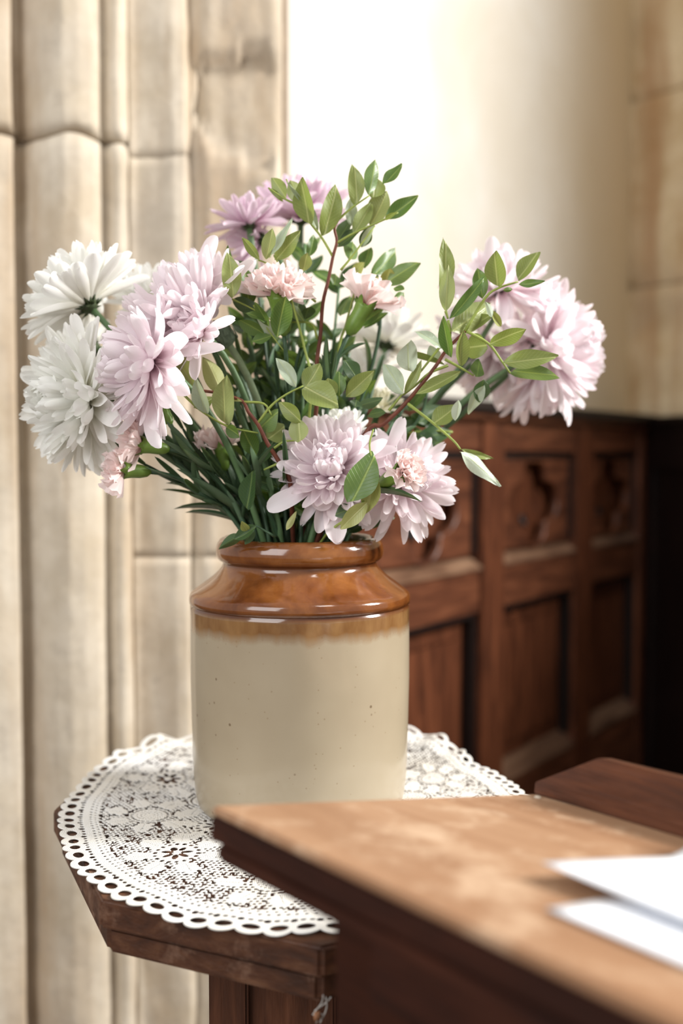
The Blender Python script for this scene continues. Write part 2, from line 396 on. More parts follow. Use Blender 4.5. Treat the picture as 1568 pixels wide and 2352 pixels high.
bm = bmesh.new(); prism(bm, [(0, .012), (1.6, .012), (1.6, .1), (0, .1)], 0, zz-.01, lambda a, b, d: cr+dr*a+nr*b+Vector((0, 0, d)))
bm_obj('mortar_bed', bm, M['mortar'], wr)
# ------------------------------------------------------------------ oak panelling
pn = thing('wall_panelling', 'dark oak wall panelling with carved quatrefoil panels behind the jar', 'panelling', WA, WR)
zc, zu1, zu0, zl1, zl0, zb = CH+.088, CH+.006, CH-.190, CH-.262, CH-.560, 0.0
S = [-.393, 0, .393, .745]
for s in S:
    boxo('stile', (s-.04, s+.04 if s < .7 else s+.024, -.004, .054, zb, CH+.070), M['oak'], pn)
boxo('capping', (-.50, .768, -.030, .054, CH+.070, zc), M['oak_shade'], pn, .004)
boxo('capping_moulding', (-.50, .765, -.016, .054, CH+.058, CH+.070), M['oak_h'], pn, .003)
for a, b in zip(S, S[1:]):
    x0, x1 = a+.041, b-.041 
    boxo('rail', (x0, x1, 0, .054, zu1, CH+.057), M['oak_h'], pn)
    boxo('rail', (x0, x1, 0, .054, zl1, zu0), M['oak_h'], pn)
    boxo('rail', (x0, x1, 0, .034, zb, zl0-.015), M['oak_h'], pn)
    for zs, dep in ((zu0, .012), (zl0-.014, .020)):
        bm = bmesh.new(); prism(bm, [(-.004, zs), (.030, zs), (.030, zs+dep+.010), (.022, zs+dep+.010), (-.004, zs+.004)], x0, x1, lambda y, z, d: (d, y, z))
        bm_obj('sill', bm, M['oak_sill'], pn)
    bm = bmesh.new(); box(bm, x0, x1, .026, .034, zl0, zl1-.012); box(bm, x0+.03, x1-.03, .021, .027, zl0+.04, zl1-.04, .003)
    bm_obj('lower_panel', bm, M['oak'], pn)
    boxo('shadow_bead', (x0, x1, .004, .026, zl1-.010, zl1-.001), M['oak_shade'], pn, .003)  # dark strips at top and far edges, shadow lines painted as beads
    boxo('shadow_bead', (x0, x1, .004, .026, zu1-.012, zu1-.001), M['oak_shade'], pn, .003)
    boxo('shadow_bead', (x1-.014, x1, .006, .026, zl0+.012, zl1-.012), M['oak_shade'], pn, .003)
    boxo('shadow_bead', (x1-.014, x1, .006, .026, zu0+.024, zu1-.013), M['oak_shade'], pn, .003)
    # pierced upper panel: plate with a quatrefoil opening in front of a recessed board
    cu = bpy.data.curves.new('c', 'CURVE'); cu.dimensions = '2D'; cu.fill_mode = 'BOTH'; cu.extrude = .004; cu.bevel_depth = .004; cu.bevel_resolution = 2
    px0, px1, pz0, pz1 = x0+.003, x1-.017, zu0+.026, zu1-.016
    def spl(pts):
        sp = cu.splines.new('POLY'); sp.points.add(len(pts)-1); sp.use_cyclic_u = True
        for i, (u, v) in enumerate(pts): sp.points[i].co = (u, v, 0, 1)
    spl([(px0, pz0), (px1, pz0), (px1, pz1), (px0, pz1)])
    cx, cz = (px0+px1)/2, (pz0+pz1)/2+.0; ra = .041; off = .043; q = []
    for i in range(72):
        an = 2*math.pi*i/72; r = 0
        for kq in range(4):
            dl = an-kq*math.pi/2
            sdl = off*math.sin(dl)
            if abs(sdl) < ra and math.cos(dl) > 0: r = max(r, off*math.cos(dl)+math.sqrt(ra*ra-sdl*sdl))
        q.append((cx+r*1.28*math.cos(an), cz+r*math.sin(an)))
    spl(q)
    co = bpy.data.objects.new('c', cu); link(co); dg = bpy.context.evaluated_depsgraph_get()
    me = bpy.data.meshes.new_from_object(co.evaluated_get(dg)); bpy.data.objects.remove(co)
    me.name = 'tracery_panel'; me.materials.clear(); me.materials.append(M['oak_h'])
    me.transform(Matrix.Translation((0, .018, 0)) @ Matrix.Rotation(math.pi/2, 4, 'X'))
    link(bpy.data.objects.new('tracery_panel', me), pn)
    boxo('recessed_board', (x0, x1, .037, .045, zu0+.01, zu1-.002), M['oak'], pn)
    V, Fc = lathe_data([(.0, .0), (.012, .0), (.013, .003), (.009, .006), (.005, .006), (.005, .001), (.0001, .001)], 20, Vector((cx, .0365, cz-.035)), Vector((0, -1, 0)))
    mesh_obj('carved_boss', V, Fc, M['oak_shade'], pn)
# pew partition with the corner's shade in its colour, running from the corner towards the viewer
pt = thing('pew_partition', 'near-black shaded oak pew partition with moulded top, right of the carved panelling', 'pew')
c0 = W2(.757, .025); pd = Vector((.32, -.947, 0)); pnn = Vector((.947, .32, 0))
def pf(a, b, d): return c0+pd*a+pnn*b+Vector((0, 0, d))
def pbox(name, a0, a1, b0, b1, z0, z1, mat):
    bm = bmesh.new(); prism(bm, [(a0, b0), (a1, b0), (a1, b1), (a0, b1)], z0, z1, pf)
    return bm_obj(name, bm, mat, pt)
pbox('top_rail', .0, 1.5, -.012, .05, CH+.068, CH+.084, M['oak_shade'])
pbox('rail', 0, 1.5, 0, .03, CH-.03, CH+.0675, M['oak_shade'])
pbox('rail', 0, 1.5, 0, .03, 0, .30, M['oak_shade'])
for a in (0, .36, .74, 1.12, 1.44): pbox('stile', a, a+.06, 0, .03, .3005, CH-.0305, M['oak_shade'])
for a in (.06, .42, .80, 1.18): pbox('panel', a+.0005, a+.2995 if a < 1 else a+.2595, .01, .022, .3005, CH-.0305, M['oak_shade'])
# ------------------------------------------------------------------ table
tb = thing('side_table', 'small old eight-sided oak table on a square post under the lace doily', 'table', (-.012, .80, 0))
tpx = [(122, 1858), (229, 2066), (737, 2176)]
poly = [atZ(x, y, TZ) for x, y in tpx] + [Vector((.118, .640, TZ)), Vector((.160, .800, TZ)), Vector((.082, 1.005, TZ)), Vector((-.132, 1.000, TZ)), Vector((-.210, .925, TZ))]
org = Vector((-.012, .80, 0))
def slab(name, sc, z0, z1, bev):
    bm = bmesh.new(); cen = sum((Vector((p.x, p.y, 0)) for p in poly), Vector())/8
    pts = [((p.x-cen.x)*sc+cen.x-org.x, (p.y-cen.y)*sc+cen.y-org.y) for p in poly]
    prism(bm, pts, z0, z1, lambda a, b, d: (a, b, d))
    bmesh.ops.bevel(bm, geom=bm.edges[:], offset=bev, segments=3, affect='EDGES')
    bmesh.ops.triangulate(bm, faces=[f for f in bm.faces if len(f.verts) > 4])
    return bm_obj(name, bm, M['table'], tb)
slab('tabletop', 1.0, TZ-.0185, TZ, .0022)
slab('lower_board', .965, TZ-.0365, TZ-.0187, .003)
hx = .080
boxo('post', (-hx, hx, -hx, hx, .03, TZ-.0368), M['post'], tb, .003)
for a, b in ((-.079, -.052), (-.022, .008), (.012, .034), (.055, .079)):
    boxo('post_fillet', (a, b, -hx-.008, -hx-.0002, .03, TZ-.0372), M['post'], tb, .002)
boxo('foot', (-.14, .14, -.14, .14, 0, .0298), M['post'], tb, .004)
# ------------------------------------------------------------------ lace doily
JX, JY = -.0318, .815
def doily():
    cen = np.array([-.012, .80]); pts = []
    for px, py in ((138, 1862), (142, 1925), (205, 2030), (300, 2082), (400, 2122), (500, 2143), (640, 2150), (765, 2146),
                   (188, 1800), (215, 1765), (292, 1722), (360, 1704), (440, 1696), (945, 1682), (988, 1692), (1090, 1755), (1205, 1826)):
        p = atZ(px, py, TZ+.001); pts.append((p.x-cen[0], p.y-cen[1]))
    pts += [(.185, -.04), (.165, -.10), (.11, -.17), (.06, -.205), (-.03, .225)]
    th = np.array([math.atan2(y, x) for x, y in pts]); rr = np.array([math.hypot(x, y) for x, y in pts])
    o = np.argsort(th); th = th[o]; rr = rr[o]
    th3 = np.concatenate([th-2*np.pi, th, th+2*np.pi]); rr3 = np.concatenate([rr]*3)
    tt = np.linspace(-np.pi, np.pi, 361); raw = np.interp(tt, th3, rr3)
    ker = np.hanning(15); ker /= ker.sum(); sm = np.convolve(np.concatenate([raw[:-1]]*3), ker, 'same')[360:720]
    Rf = lambda t: np.interp(t, np.concatenate([tt[:-1], [np.pi]]), np.concatenate([sm, [sm[0]]]))
    R0 = .215; st = .00062; n = int(.232/st)
    ax = np.arange(-n, n+1)*st; X, Y = np.meshgrid(ax, ax, indexing='ij'); f = np.full(X.shape, -1.0)
    r = np.hypot(X, Y)
    NS = 80
    # solid field: positive inside cloth
    ang = np.arctan2(Y, X); ph = (ang % (2*np.pi/NS)) - np.pi/NS
    rs = R0-.0088
    dl = np.hypot(r*np.cos(ph)-rs, r*np.sin(ph))
    f = np.maximum(rs-r, .0092-dl)
    def hole(cx, cy, a, b, rot, p=2):
        m = max(a, b)+.002
        i0, i1 = int((cx-m)/st)+n, int((cx+m)/st)+n+2; j0, j1 = int((cy-m)/st)+n, int((cy+m)/st)+n+2
        if i0 < 0 or j0 < 0 or i1 > 2*n or j1 > 2*n: return
        xx = X[i0:i1, j0:j1]-cx; yy = Y[i0:i1, j0:j1]-cy; c, s = math.cos(rot), math.sin(rot)
        u = (xx*c+yy*s)/a; v = (-xx*s+yy*c)/b
        d = ((np.abs(u)**p+np.abs(v)**p)**(1/p)-1)*min(a, b)
        f[i0:i1, j0:j1] = np.minimum(f[i0:i1, j0:j1], d)
    rg = random.Random(5)
    def ph_(rad, t, a, b, j=0.0, rot=0.0):
        t += rg.uniform(-j, j)/rad; hole(rad*math.cos(t), rad*math.sin(t), a, b, t+rot)
    for k in range(NS):
        t = (k+.5)*2*math.pi/NS
        ph_(rs-.0002, t, .0040, .0056, .0006)                 # big scallop eye
        ph_(R0-.0175, t+math.pi/NS, .0024, .0023, .0005)
        ph_(R0-.0182, t-math.pi/NS*.35, .0015, .0020, .0004)
        ph_(R0-.0182, t+math.pi/NS*.35, .0015, .0020, .0004)
    for rad, cnt, a, b in ((R0-.0262, 210, .0013, .0014), (R0-.0300, 205, .0011, .0012), (R0-.0338, 200, .0013, .0013)):
        for k in range(cnt): ph_(rad, (k+(rad*1e4 % 1))*2*math.pi/cnt, a, b, .0004)
    # motifs
    NM = 10
    def circ(cx, cy, rad, cnt, a, b, t0=0, rr_=1.0):
        for k in range(cnt):
            t = t0+k*2*math.pi/cnt; hole(cx+rad*math.cos(t), cy+rad*math.sin(t)*rr_, a*rg.uniform(.8, 1.15), b*rg.uniform(.8, 1.15), t)
    mots = []
    for k in range(NM):
        t = (k+.15)*2*math.pi/NM; mots.append((.142*math.cos(t), .142*math.sin(t), k % 2))
        t2 = (k+.65)*2*math.pi/NM; mots.append((.096*math.cos(t2), .096*math.sin(t2), (k+1) % 2+2 if k % 2 else 1))
    for (cx, cy, kind) in mots:
        t = math.atan2(cy, cx)
        if kind == 0:   # open flower: five large petal shaped holes and a ring
            circ(cx, cy, .0075, 7, .0046, .0026, t); circ(cx, cy, .0165, 18, .0021, .0020, t)
        elif kind == 1:  # fine netted disc
            for rad, cnt in ((.004, 8), (.007, 14), (.010, 20)): circ(cx, cy, rad, cnt, .0008, .0010, t)
            for rad, cnt in ((.0145, 22), (.0182, 26)): circ(cx, cy, rad, cnt, .0015, .0019, t)
        else:
            circ(cx, cy, .006, 6, .0038, .0022, t); circ(cx, cy, .0135, 15, .0020, .0018, t)
    # solid leaves around every motif, the ground between them an open hexagonal net
    leaves = []
    for (cx, cy, kind) in mots:
        t = math.atan2(cy, cx); nl = 7 if kind < 2 else 5; rl = .0285 if kind < 2 else .0225; la, lb = (.0098, .0072) if kind < 2 else (.0080, .0058)
        for q in range(nl):
            a_ = t+math.pi/nl+q*2*math.pi/nl; lx, ly = cx+rl*math.cos(a_), cy+rl*math.sin(a_)
            leaves.append((lx, ly, a_, la, lb))
            for vk in range(-3, 4): hole(lx+vk*.0020*math.cos(a_), ly+vk*.0020*math.sin(a_), .0008, .0006, a_)
    def solid(x, y):
        for (lx, ly, a_, la, lb) in leaves:
            dx, dy = x-lx, y-ly; c, s_ = math.cos(a_), math.sin(a_)
            if ((dx*c+dy*s_)/la)**2+((-dx*s_+dy*c)/lb)**2 < 1: return True
        return False
    hs = .0041; nn2 = int(.19/hs)
    for i in range(-nn2, nn2+1):
        for j in range(-int(nn2*1.16), int(nn2*1.16)+1):
            x = (i+.5*(j % 2))*hs+rg.uniform(-.0004, .0004); y = j*hs*.866+rg.uniform(-.0004, .0004); rad = math.hypot(x, y)
            if rad > .1825 or rad < .05 or solid(x, y): continue
            if any((x-cx)**2+(y-cy)**2 < (.0185 if kd_ == 1 else (.0195 if kd_ == 0 else .0155))**2 for cx, cy, kd_ in mots): continue
            big = rg.random() < .25; hole(x, y, .0023 if big else .0015, .0018 if big else .0014, rg.uniform(0, 3))
    for k in range(120):
        rad = math.sqrt(rg.uniform(.05**2, .182**2)); t = rg.uniform(0, 2*math.pi)
        ph_(rad, t, rg.uniform(.0008, .0015), rg.uniform(.0008, .0015))
    # keep cells, snap the rim of each hole onto its outline
    cc = (f[:-1, :-1]+f[1:, :-1]+f[:-1, 1:]+f[1:, 1:])/4; keep = cc > 0
    used = np.zeros(f.shape, bool)
    for a in (0, 1):
        for b in (0, 1): used[a:a+keep.shape[0], b:b+keep.shape[1]] |= keep
    allin = np.ones(f.shape, bool)
    pad = np.zeros((keep.shape[0]+2, keep.shape[1]+2), bool); pad[1:-1, 1:-1] = keep
    full = pad[:-1, :-1] & pad[1:, :-1] & pad[:-1, 1:] & pad[1:, 1:]
    edge = used & ~full
    gx, gy = np.gradient(f, st); g2 = gx**2+gy**2+.05
    mx = np.clip(-f*gx/g2, -st*.6, st*.6); my = np.clip(-f*gy/g2, -st*.6, st*.6)
    PX = np.where(edge, X+mx, X); PY = np.where(edge, Y+my, Y)
    idx = -np.ones(f.shape, int); idx[used] = np.arange(used.sum())
    px_, py_ = PX[used], PY[used]; rr_ = np.hypot(px_, py_); tt_ = np.arctan2(py_, px_); sc = Rf(tt_)/R0
    wx = px_*sc+cen[0]; wy = py_*sc+cen[1]; rn = rr_/R0
    # gentle lie of the cloth, rim softly rippled, lifted pleat at the back, drooping past the table edge
    z = TZ+.0012+.0006*np.sin(tt_*23)*np.clip((rn-.75)*4, 0, 1)+.0005*(1+np.sin(wx*150+wy*60))*np.clip((rn-.3), 0, 1)
    bk = np.clip((wy-.93)/.06, 0, 1); z += bk*.0035*(1+np.sin(tt_*31))*np.clip((rn-.7)*4, 0, 1)
    thick = .0004*np.sin(px_*5200)*np.sin(py_*5200)*0
    i, j = np.nonzero(keep); fc = np.stack([idx[i, j], idx[i+1, j], idx[i+1, j+1], idx[i, j+1]], 1)
    m = bpy.data.meshes.new('doily'); nv = len(wx); nf = len(fc)
    m.vertices.add(nv); m.vertices.foreach_set('co', np.stack([wx-cen[0], wy-cen[1], z-TZ], 1).astype(np.float32).ravel())
    m.loops.add(nf*4); m.loops.foreach_set('vertex_index', fc.astype(np.int32).ravel())
    m.polygons.add(nf); m.polygons.foreach_set('loop_start', np.arange(0, nf*4, 4, dtype=np.int32))
    m.update(calc_edges=True); m.polygons.foreach_set('use_smooth', np.ones(nf, bool))
    k = NT('cotton_lace'); v = k.coord('Object'); wv = k.n('ShaderNodeTexWave'); wv.inputs['Scale'].default_value = 260; wv.inputs['Distortion'].default_value = 4
    k.l(v, wv.inputs[0]); nn = k.noise(v, 500, 3); c = k.ramp(k.noise(v, 14, 4), [(.3, (.80, .76, .68)), (.65, (.88, .87, .84))])
    p = k.pbsdf(c, .85, k.bump(k.math('ADD', wv.outputs['Fac'], nn), .55, .0007), spec=.15)
    m.materials.append(k.fin(p))
    o = bpy.data.objects.new('lace_doily', m); link(o); o.location = (cen[0], cen[1], TZ)
    md = o.modifiers.new('thick', 'SOLIDIFY'); md.thickness = .0007; md.offset = 1
    tag(o, 'white crocheted lace doily with scalloped edge spread under the stoneware jar', 'doily')
doily()
# cobweb with a caught petal under the table edge
cw = thing('cobweb', 'wispy grey cobweb holding a dried petal under the table corner', 'cobweb', atY(735, 2300, .585))
o0 = Vector(cw.location); parts = []
for a, b in (((742, 2285), (718, 2330)), ((748, 2290), (735, 2350)), ((725, 2330), (740, 2338)), ((760, 2290), (722, 2322)), ((718, 2330), (726, 2350)), ((735, 2350), (722, 2328))):
    A = atY(*a, .585); B = atY(*b, .588); mid = (A+B)/2+Vector((.002, 0, .001)); parts.append(tube_data([p-o0 for p in smooth_path([A, mid, B], 4)], .00035, 4))
V, Fc = join_data(parts); mesh_obj('threads', V, Fc, simple('web', (.5, .47, .43)), cw)
A = atY(728, 2334, .586)-o0
V, Fc = lathe_data([(.0004, -.003), (.002, -.001), (.0024, .001), (.0006, .003)], 7, A, Vector((.5, 0, 1))); mesh_obj('dried_petal', V, Fc, M['calyx_dry'], cw)
# ------------------------------------------------------------------ jar
jar = thing('stoneware_jar', 'two-tone stoneware jar, brown glazed shoulder and cream body, holding the flowers', 'jar', (JX, JY, TZ+.0026))
prof_j = [(.0001, .0), (.070, .0), (.0762, .0012), (.0790, .005), (.0806, .012), (.0818, .024), (.0826, .045), (.0832, .07), (.0838, .10), (.0838, .125), (.0836, .145),
          (.0838, .1525), (.0838, .1550), (.0828, .1558), (.0828, .1566), (.0842, .1574), (.0845, .1600), (.0842, .1630), (.0832, .1650), (.0805, .1672),
          (.0765, .1702), (.0715, .1738), (.0665, .1775), (.0625, .1812), (.0600, .1842), (.0590, .1862), (.0588, .1880), (.0592, .1892), (.0612, .1897), (.0630, .1914),
          (.0640, .1945), (.0640, .1985), (.0630, .2025), (.0608, .2058), (.0578, .2072), (.0550, .2064), (.0530, .2040), (.0520, .2000), (.0515, .1900),
          (.0560, .1820), (.0680, .1700), (.0770, .1600), (.0775, .06), (.0740, .008), (.0001, .007)]
V, Fc = lathe_data(prof_j, 128); mesh_obj('jar_body', V, Fc, M['jar'], jar)
MZ = TZ+.205
def mouth(ax, ay): return Vector((JX+ax*.042, JY+ay*.042, MZ))
# ------------------------------------------------------------------ petals
def grid_mesh(name, fn, nu, nv, mat, tipd=False):
    V = [fn(i/nu, math.sin(j/nv*math.pi/2) if tipd else j/nv) for j in range(nv+1) for i in range(nu+1)]
    Fc = [(j*(nu+1)+i, j*(nu+1)+i+1, (j+1)*(nu+1)+i+1, (j+1)*(nu+1)+i) for j in range(nv) for i in range(nu)]
    m = bpy.data.meshes.new(name); m.from_pydata(V, [], Fc); m.update(); m.polygons.foreach_set('use_smooth', [True]*len(Fc)); m.materials.append(mat)
    return m
def petal_fn(wd, cup, curl, tipc, twist, notch=0, base=.35):
    def path(v):
        n = 10; y = z = 0; a = 0
        for k in range(n):
            vv = v*(k+.5)/n; a = curl*vv+tipc*max(0, vv-.6)*2.5; y += math.cos(a)*v/n; z += math.sin(a)*v/n
        return y, z, a
    def fn(u, v):
        s = u*2-1
        p = (base+(1-base)*math.sin(min(1, v/.66)*math.pi/2)) if v < .66 else math.sqrt(max(0, 1-((v-.66)/.345)**2.6))
        x = s*wd*p
        y, z, a = path(v*(1-notch*(1-abs(s))*max(0, v-.8)*2) if notch else v)
        h = cup*wd*p*(s*s)
        z2 = z+h*math.cos(a)+wd*.10*math.sin(3*s*math.pi)*v*.3; y2 = y-h*math.sin(a)
        ct, st_ = math.cos(twist*v), math.sin(twist*v)
        return (x*ct, y2, z2+x*st_)
    return fn
def petal_set(mat, key):
    out = []
    rg = random.Random(hash(key) % 1000 if False else len(key))
    for kind, curl in (('in', 1.35), ('in', 1.0), ('mid', .55), ('mid', .25), ('out', .05), ('out', -.4)):
        for r_ in range(2):
            out.append((kind, grid_mesh('petal', petal_fn(rg.uniform(.095, .125), rg.uniform(.5, .9), curl, rg.uniform(-.2, .6), rg.uniform(-.5, .5), .12 if r_ else 0), 4, 9, mat, True)))
    return out
PS = {k: petal_set(M[k], k) for k in ('p_white', 'p_cream', 'p_pink', 'p_mauve')}
def carn_fn(seed):
    rg = random.Random(seed); ph = [rg.uniform(0, 6) for _ in range(4)]; cu = rg.uniform(-.3, .8)
    def fn(u, v):
        s = u*2-1; fan = .10+.62*v**1.3
        sr = .05*math.sin(s*19+ph[0])+.03*math.sin(s*33+ph[1])
        L = v*(1-.16*s*s+sr*(v**3))
        x = math.sin(s*.95)*fan*(.75+.25*v); y = L*math.cos(s*.5*v)
        z = cu*v*v*.5+.11*v*v*math.sin(s*7+ph[2])+.06*v*math.sin(s*13+ph[3])
        return (x, y, z)
    return fn
CS = [grid_mesh('petal', carn_fn(i), 16, 6, M['p_carn']) for i in range(6)]
def place(o, pos, ydir, zhint, sx, sy, sz):
    y = Vector(ydir).normalized(); z = Vector(zhint); z = z-y*z.dot(y)
    if z.length < 1e-5: z = y.orthogonal()
    z.normalize(); x = y.cross(z)
    m = Matrix(((x.x*sx, y.x*sy, z.x*sz, pos[0]), (x.y*sx, y.y*sy, z.y*sz, pos[1]), (x.z*sx, y.z*sy, z.z*sz, pos[2]), (0, 0, 0, 1)))
    o.matrix_basis = m
def add_inst(name, me, parent, pos, ydir, zhint, sx, sy, sz):
    o = bpy.data.objects.new(name, me); link(o, parent); place(o, pos, ydir, zhint, sx, sy, sz); return o
def stem_path(p0, axis, mth, back=.04, bend=.05):
    axis = Vector(axis).normalized(); d = (p0-mth); dn = d.normalized()
    up = (dn+Vector((0, 0, .9))).normalized()
    L = d.length; b0 = p0; b1 = p0-axis*min(back, L*.3); b2 = mth+up*min(.07, L*.35); b3 = mth
    pts = []
    for i in range(13):
        t = i/12; pts.append(b0*(1-t)**3+b1*3*t*(1-t)**2+b2*3*t*t*(1-t)+b3*t**3)
    inn = Vector((JX, JY, 0)); off = Vector((mth.x-JX, mth.y-JY, 0))
    pts.append(Vector((JX-off.x*.35, JY-off.y*.35, MZ-.06))); pts.append(Vector((JX-off.x*1.2, JY-off.y*1.2, MZ-.14)))
    return pts
def pxm(n, Y): return n*Y/F
UPV = Vector((0, 0, 1))
def mum(label, cpx, Y, axis, Rpx, N, mat, thmax, mth, droop=0.0, grp=None, stem='s_green', sr=.0026, wsc=1.0, seed=0, back=.04, name='chrysanthemum', calyx='calyx_dark', stray=0, extra=()):
    rg = random.Random(seed+11); p0 = atY(*cpx, Y); axis = Vector(axis).normalized(); R = pxm(Rpx, Y)
    t = thing(name, label, 'flower', p0, 0, grp)
    path = [p-p0 for p in stem_path(p0, axis, mth, back)]
    V, Fc = tube_data(path, [sr*1.15, sr]+[sr*.92]*(len(path)-2), 9); mesh_obj('stem', V, Fc, M[stem], t)
    # receptacle and bracts
    parts = [lathe_data([(.0001, -.12*R), (.07*R, -.10*R), (.13*R, -.03*R), (.15*R, .03*R), (.10*R, .08*R), (.0001, .10*R)], 14, Vector((0, 0, 0)), axis)]
    q = axis.to_track_quat('Z', 'Y')
    for k in range(18):
        a = k*2.4; b = .35+.5*(k % 3)/2
        d = Vector((math.cos(a)*math.sin(b+.6), math.sin(a)*math.sin(b+.6), -.1+b*.5)); base = q @ Vector((math.cos(a)*.11*R, math.sin(a)*.11*R, -.05*R+.02*R*(k % 3)))
        tip = base+(q @ d)*.17*R; sd = (q @ Vector((-math.sin(a), math.cos(a), 0)))*.045*R
        parts.append(([base-sd, base+sd, tip, base*.9+tip*.1-(q @ Vector((0, 0, 1)))*.02*R], [(0, 1, 2), (0, 2, 3), (1, 3, 2), (0, 3, 1)]))
    V, Fc = join_data(parts); mesh_obj('calyx', V, Fc, M[calyx], t)
    ps = PS[mat]; ins = [m for k, m in ps if k == 'in']; mid = [m for k, m in ps if k == 'mid']; out = [m for k, m in ps if k == 'out']
    x_ax = axis.orthogonal().normalized(); y_ax = axis.cross(x_ax)
    for i in range(N):
        f = (i+.5)/N; th = math.radians(thmax)*f**.62; ph = i*2.39996+rg.uniform(-.25, .25); th += rg.uniform(-.10, .10)
        rad = x_ax*math.cos(ph)+y_ax*math.sin(ph); d = axis*math.cos(th)+rad*math.sin(th)
        L = R*(.56+.44*f**.7)*rg.uniform(.86, 1.08)
        if droop: 
            dd = droop*f*(.5+rg.random()*.8); d = (d-UPV*dd).normalized()
            if f > .6: L *= 1+.15*droop
        pool = ins if f < .38 else (mid if f < .8 else out)
        if f > .38 and rg.random() < .25: pool = rg.choice((mid, out))
        z = axis-d*axis.dot(d)
        if z.length < .05: z = -rad
        z = z+rad.cross(axis)*rg.uniform(-.35, .35)
        base = axis*(.10*R*(1-f)-.0*R)+rad*(.10*R*math.sin(min(th, 1.57)))
        wv = L*wsc*rg.uniform(.85, 1.2)*(1.0 if f > .3 else 1.15)
        add_inst('petal', rg.choice(pool), t, base, d, z, wv, L, L)
    for (bx, by, tx, ty, wp) in extra:
        A = atY(bx, by, Y-.012); B = atY(tx, ty, Y-.02); L = (B-A).length
        add_inst('petal', out[len(extra) % 4], t, A-p0, B-A, Vector((rg.uniform(-.3, .3), -1, .5)), pxm(wp, Y)/.22, L*1.03, L)
    for i in range(stray):
        ph = rg.uniform(0, 6.28); rad = x_ax*math.cos(ph)+y_ax*math.sin(ph); d = (rad*.9+axis*.1-UPV*.5).normalized()
        add_inst('petal', rg.choice(out), t, rad*.1*R, d, axis+rad*.2, R*1.6, R*1.15, R)
    return t
WG = None
mum('white chrysanthemum seen from behind at the upper left of the bouquet', (205, 703), .83, (-.66, .16, .70), 150, 200, 'p_white', 84, mouth(-.7, .3), seed=1, wsc=1.1, back=.03)
mum('big white chrysanthemum at the far left, face down and outward', (198, 916), .795, (-.76, -.64, -.02), 172, 230, 'p_white', 98, mouth(-.8, -.1), seed=2, stray=2, droop=.12, extra=((192, 925, 245, 1030, 30), (165, 930, 150, 1010, 28), (190, 800, 170, 722, 30)))
mum('white chrysanthemum half hidden behind the upper lilac-pink one', (345, 700), .91, (-.15, .2, .95), 112, 90, 'p_white', 82, mouth(-.5, .6), seed=3)
mum('white chrysanthemum wedged between the two large white ones', (215, 800), .88, (-.85, .1, .05), 128, 80, 'p_white', 85, mouth(-.6, .5), seed=4)
mum('large pale lilac-pink chrysanthemum facing up, above the drooping one', (455, 735), .80, (-.45, -.15, .82), 190, 150, 'p_pink', 80, mouth(-.4, -.2), seed=5, wsc=.85, extra=((470, 640, 548, 606, 24), (468, 655, 528, 698, 30), (455, 640, 497, 545, 34), (460, 700, 495, 728, 34)))
mum('smaller lilac-pink chrysanthemum with deeper pink heart, beside the grey-green bud', (465, 768), .765, (-.72, -.5, .42), 112, 85, 'p_pink', 88, mouth(-.3, -.5), seed=6, wsc=1.0, calyx='calyx_dry', stray=2)
mum('drooping lilac-pink chrysanthemum with long hanging petals, left front', (350, 836), .755, (-.92, -.30, .22), 165, 175, 'p_pink', 114, mouth(-.6, -.6), droop=.55, seed=7, wsc=1.15, stray=5)
mum('mauve chrysanthemum seen from below with dark calyx, back left', (572, 520), .90, (-.15, .10, 1), 92, 85, 'p_mauve', 88, mouth(-.2, .8), droop=.15, seed=8)
mum('mauve chrysanthemum at the very top behind the leaves', (690, 505), .95, (0, -.1, 1), 126, 110, 'p_mauve', 88, mouth(0, .9), seed=9)
mum('mauve chrysanthemum below and behind the dark-calyxed one', (600, 550), .93, (-.85, .1, .15), 98, 75, 'p_mauve', 85, mouth(-.1, .6), droop=.2, seed=10)
mum('lilac-pink chrysanthemum facing the viewer above the jar mouth', (765, 1082), .775, (-.10, -.90, .42), 138, 150, 'p_pink', 94, mouth(.2, -.7), seed=21, wsc=1.05, stray=2, extra=((722, 1118, 618, 1172, 42), (735, 1105, 738, 1172, 46), (700, 1092, 636, 1068, 26), (760, 1150, 765, 1195, 26)))
mum('creamy white chrysanthemum tucked behind the front lilac-pink one', (775, 1015), .815, (-.1, -.45, .85), 92, 90, 'p_white', 85, mouth(.1, -.2), seed=12)
mum('lilac-pink chrysanthemum behind the small carnation, right front', (920, 1108), .79, (.42, -.82, .15), 128, 120, 'p_pink', 95, mouth(.6, -.5), seed=13, droop=.1, wsc=1.05, stray=1, extra=((895, 1140, 835, 1212, 40), (890, 1040, 925, 962, 34), (910, 1130, 928, 1195, 22)))
mum('pale lilac chrysanthemum at the top of the right-hand cluster', (1150, 672), .93, (-.10, -.15, 1), 138, 110, 'p_pink', 100, mouth(.7, .3), droop=.5, wsc=1.2, seed=14, extra=((1110, 600, 1044, 640, 24), (1130, 640, 1128, 546, 30), (1160, 640, 1160, 560, 30), (1190, 640, 1210, 580, 30)))
mum('pale lilac chrysanthemum in the middle of the right-hand cluster', (1215, 790), .965, (.25, .1, .9), 100, 70, 'p_pink', 100, mouth(.8, .4), droop=.35, seed=15)
mum('pale lilac chrysanthemum at the far right of the bouquet', (1262, 800), .92, (.84, -.45, .20), 155, 115, 'p_pink', 96, mouth(.8, .1), droop=.32, seed=16, wsc=1.25)
mum('pale lilac chrysanthemum hanging behind the right-hand leaves', (1130, 800), .975, (-.25, -.2, -.3), 130, 90, 'p_pink', 95, mouth(.6, .6), droop=.6, seed=17)
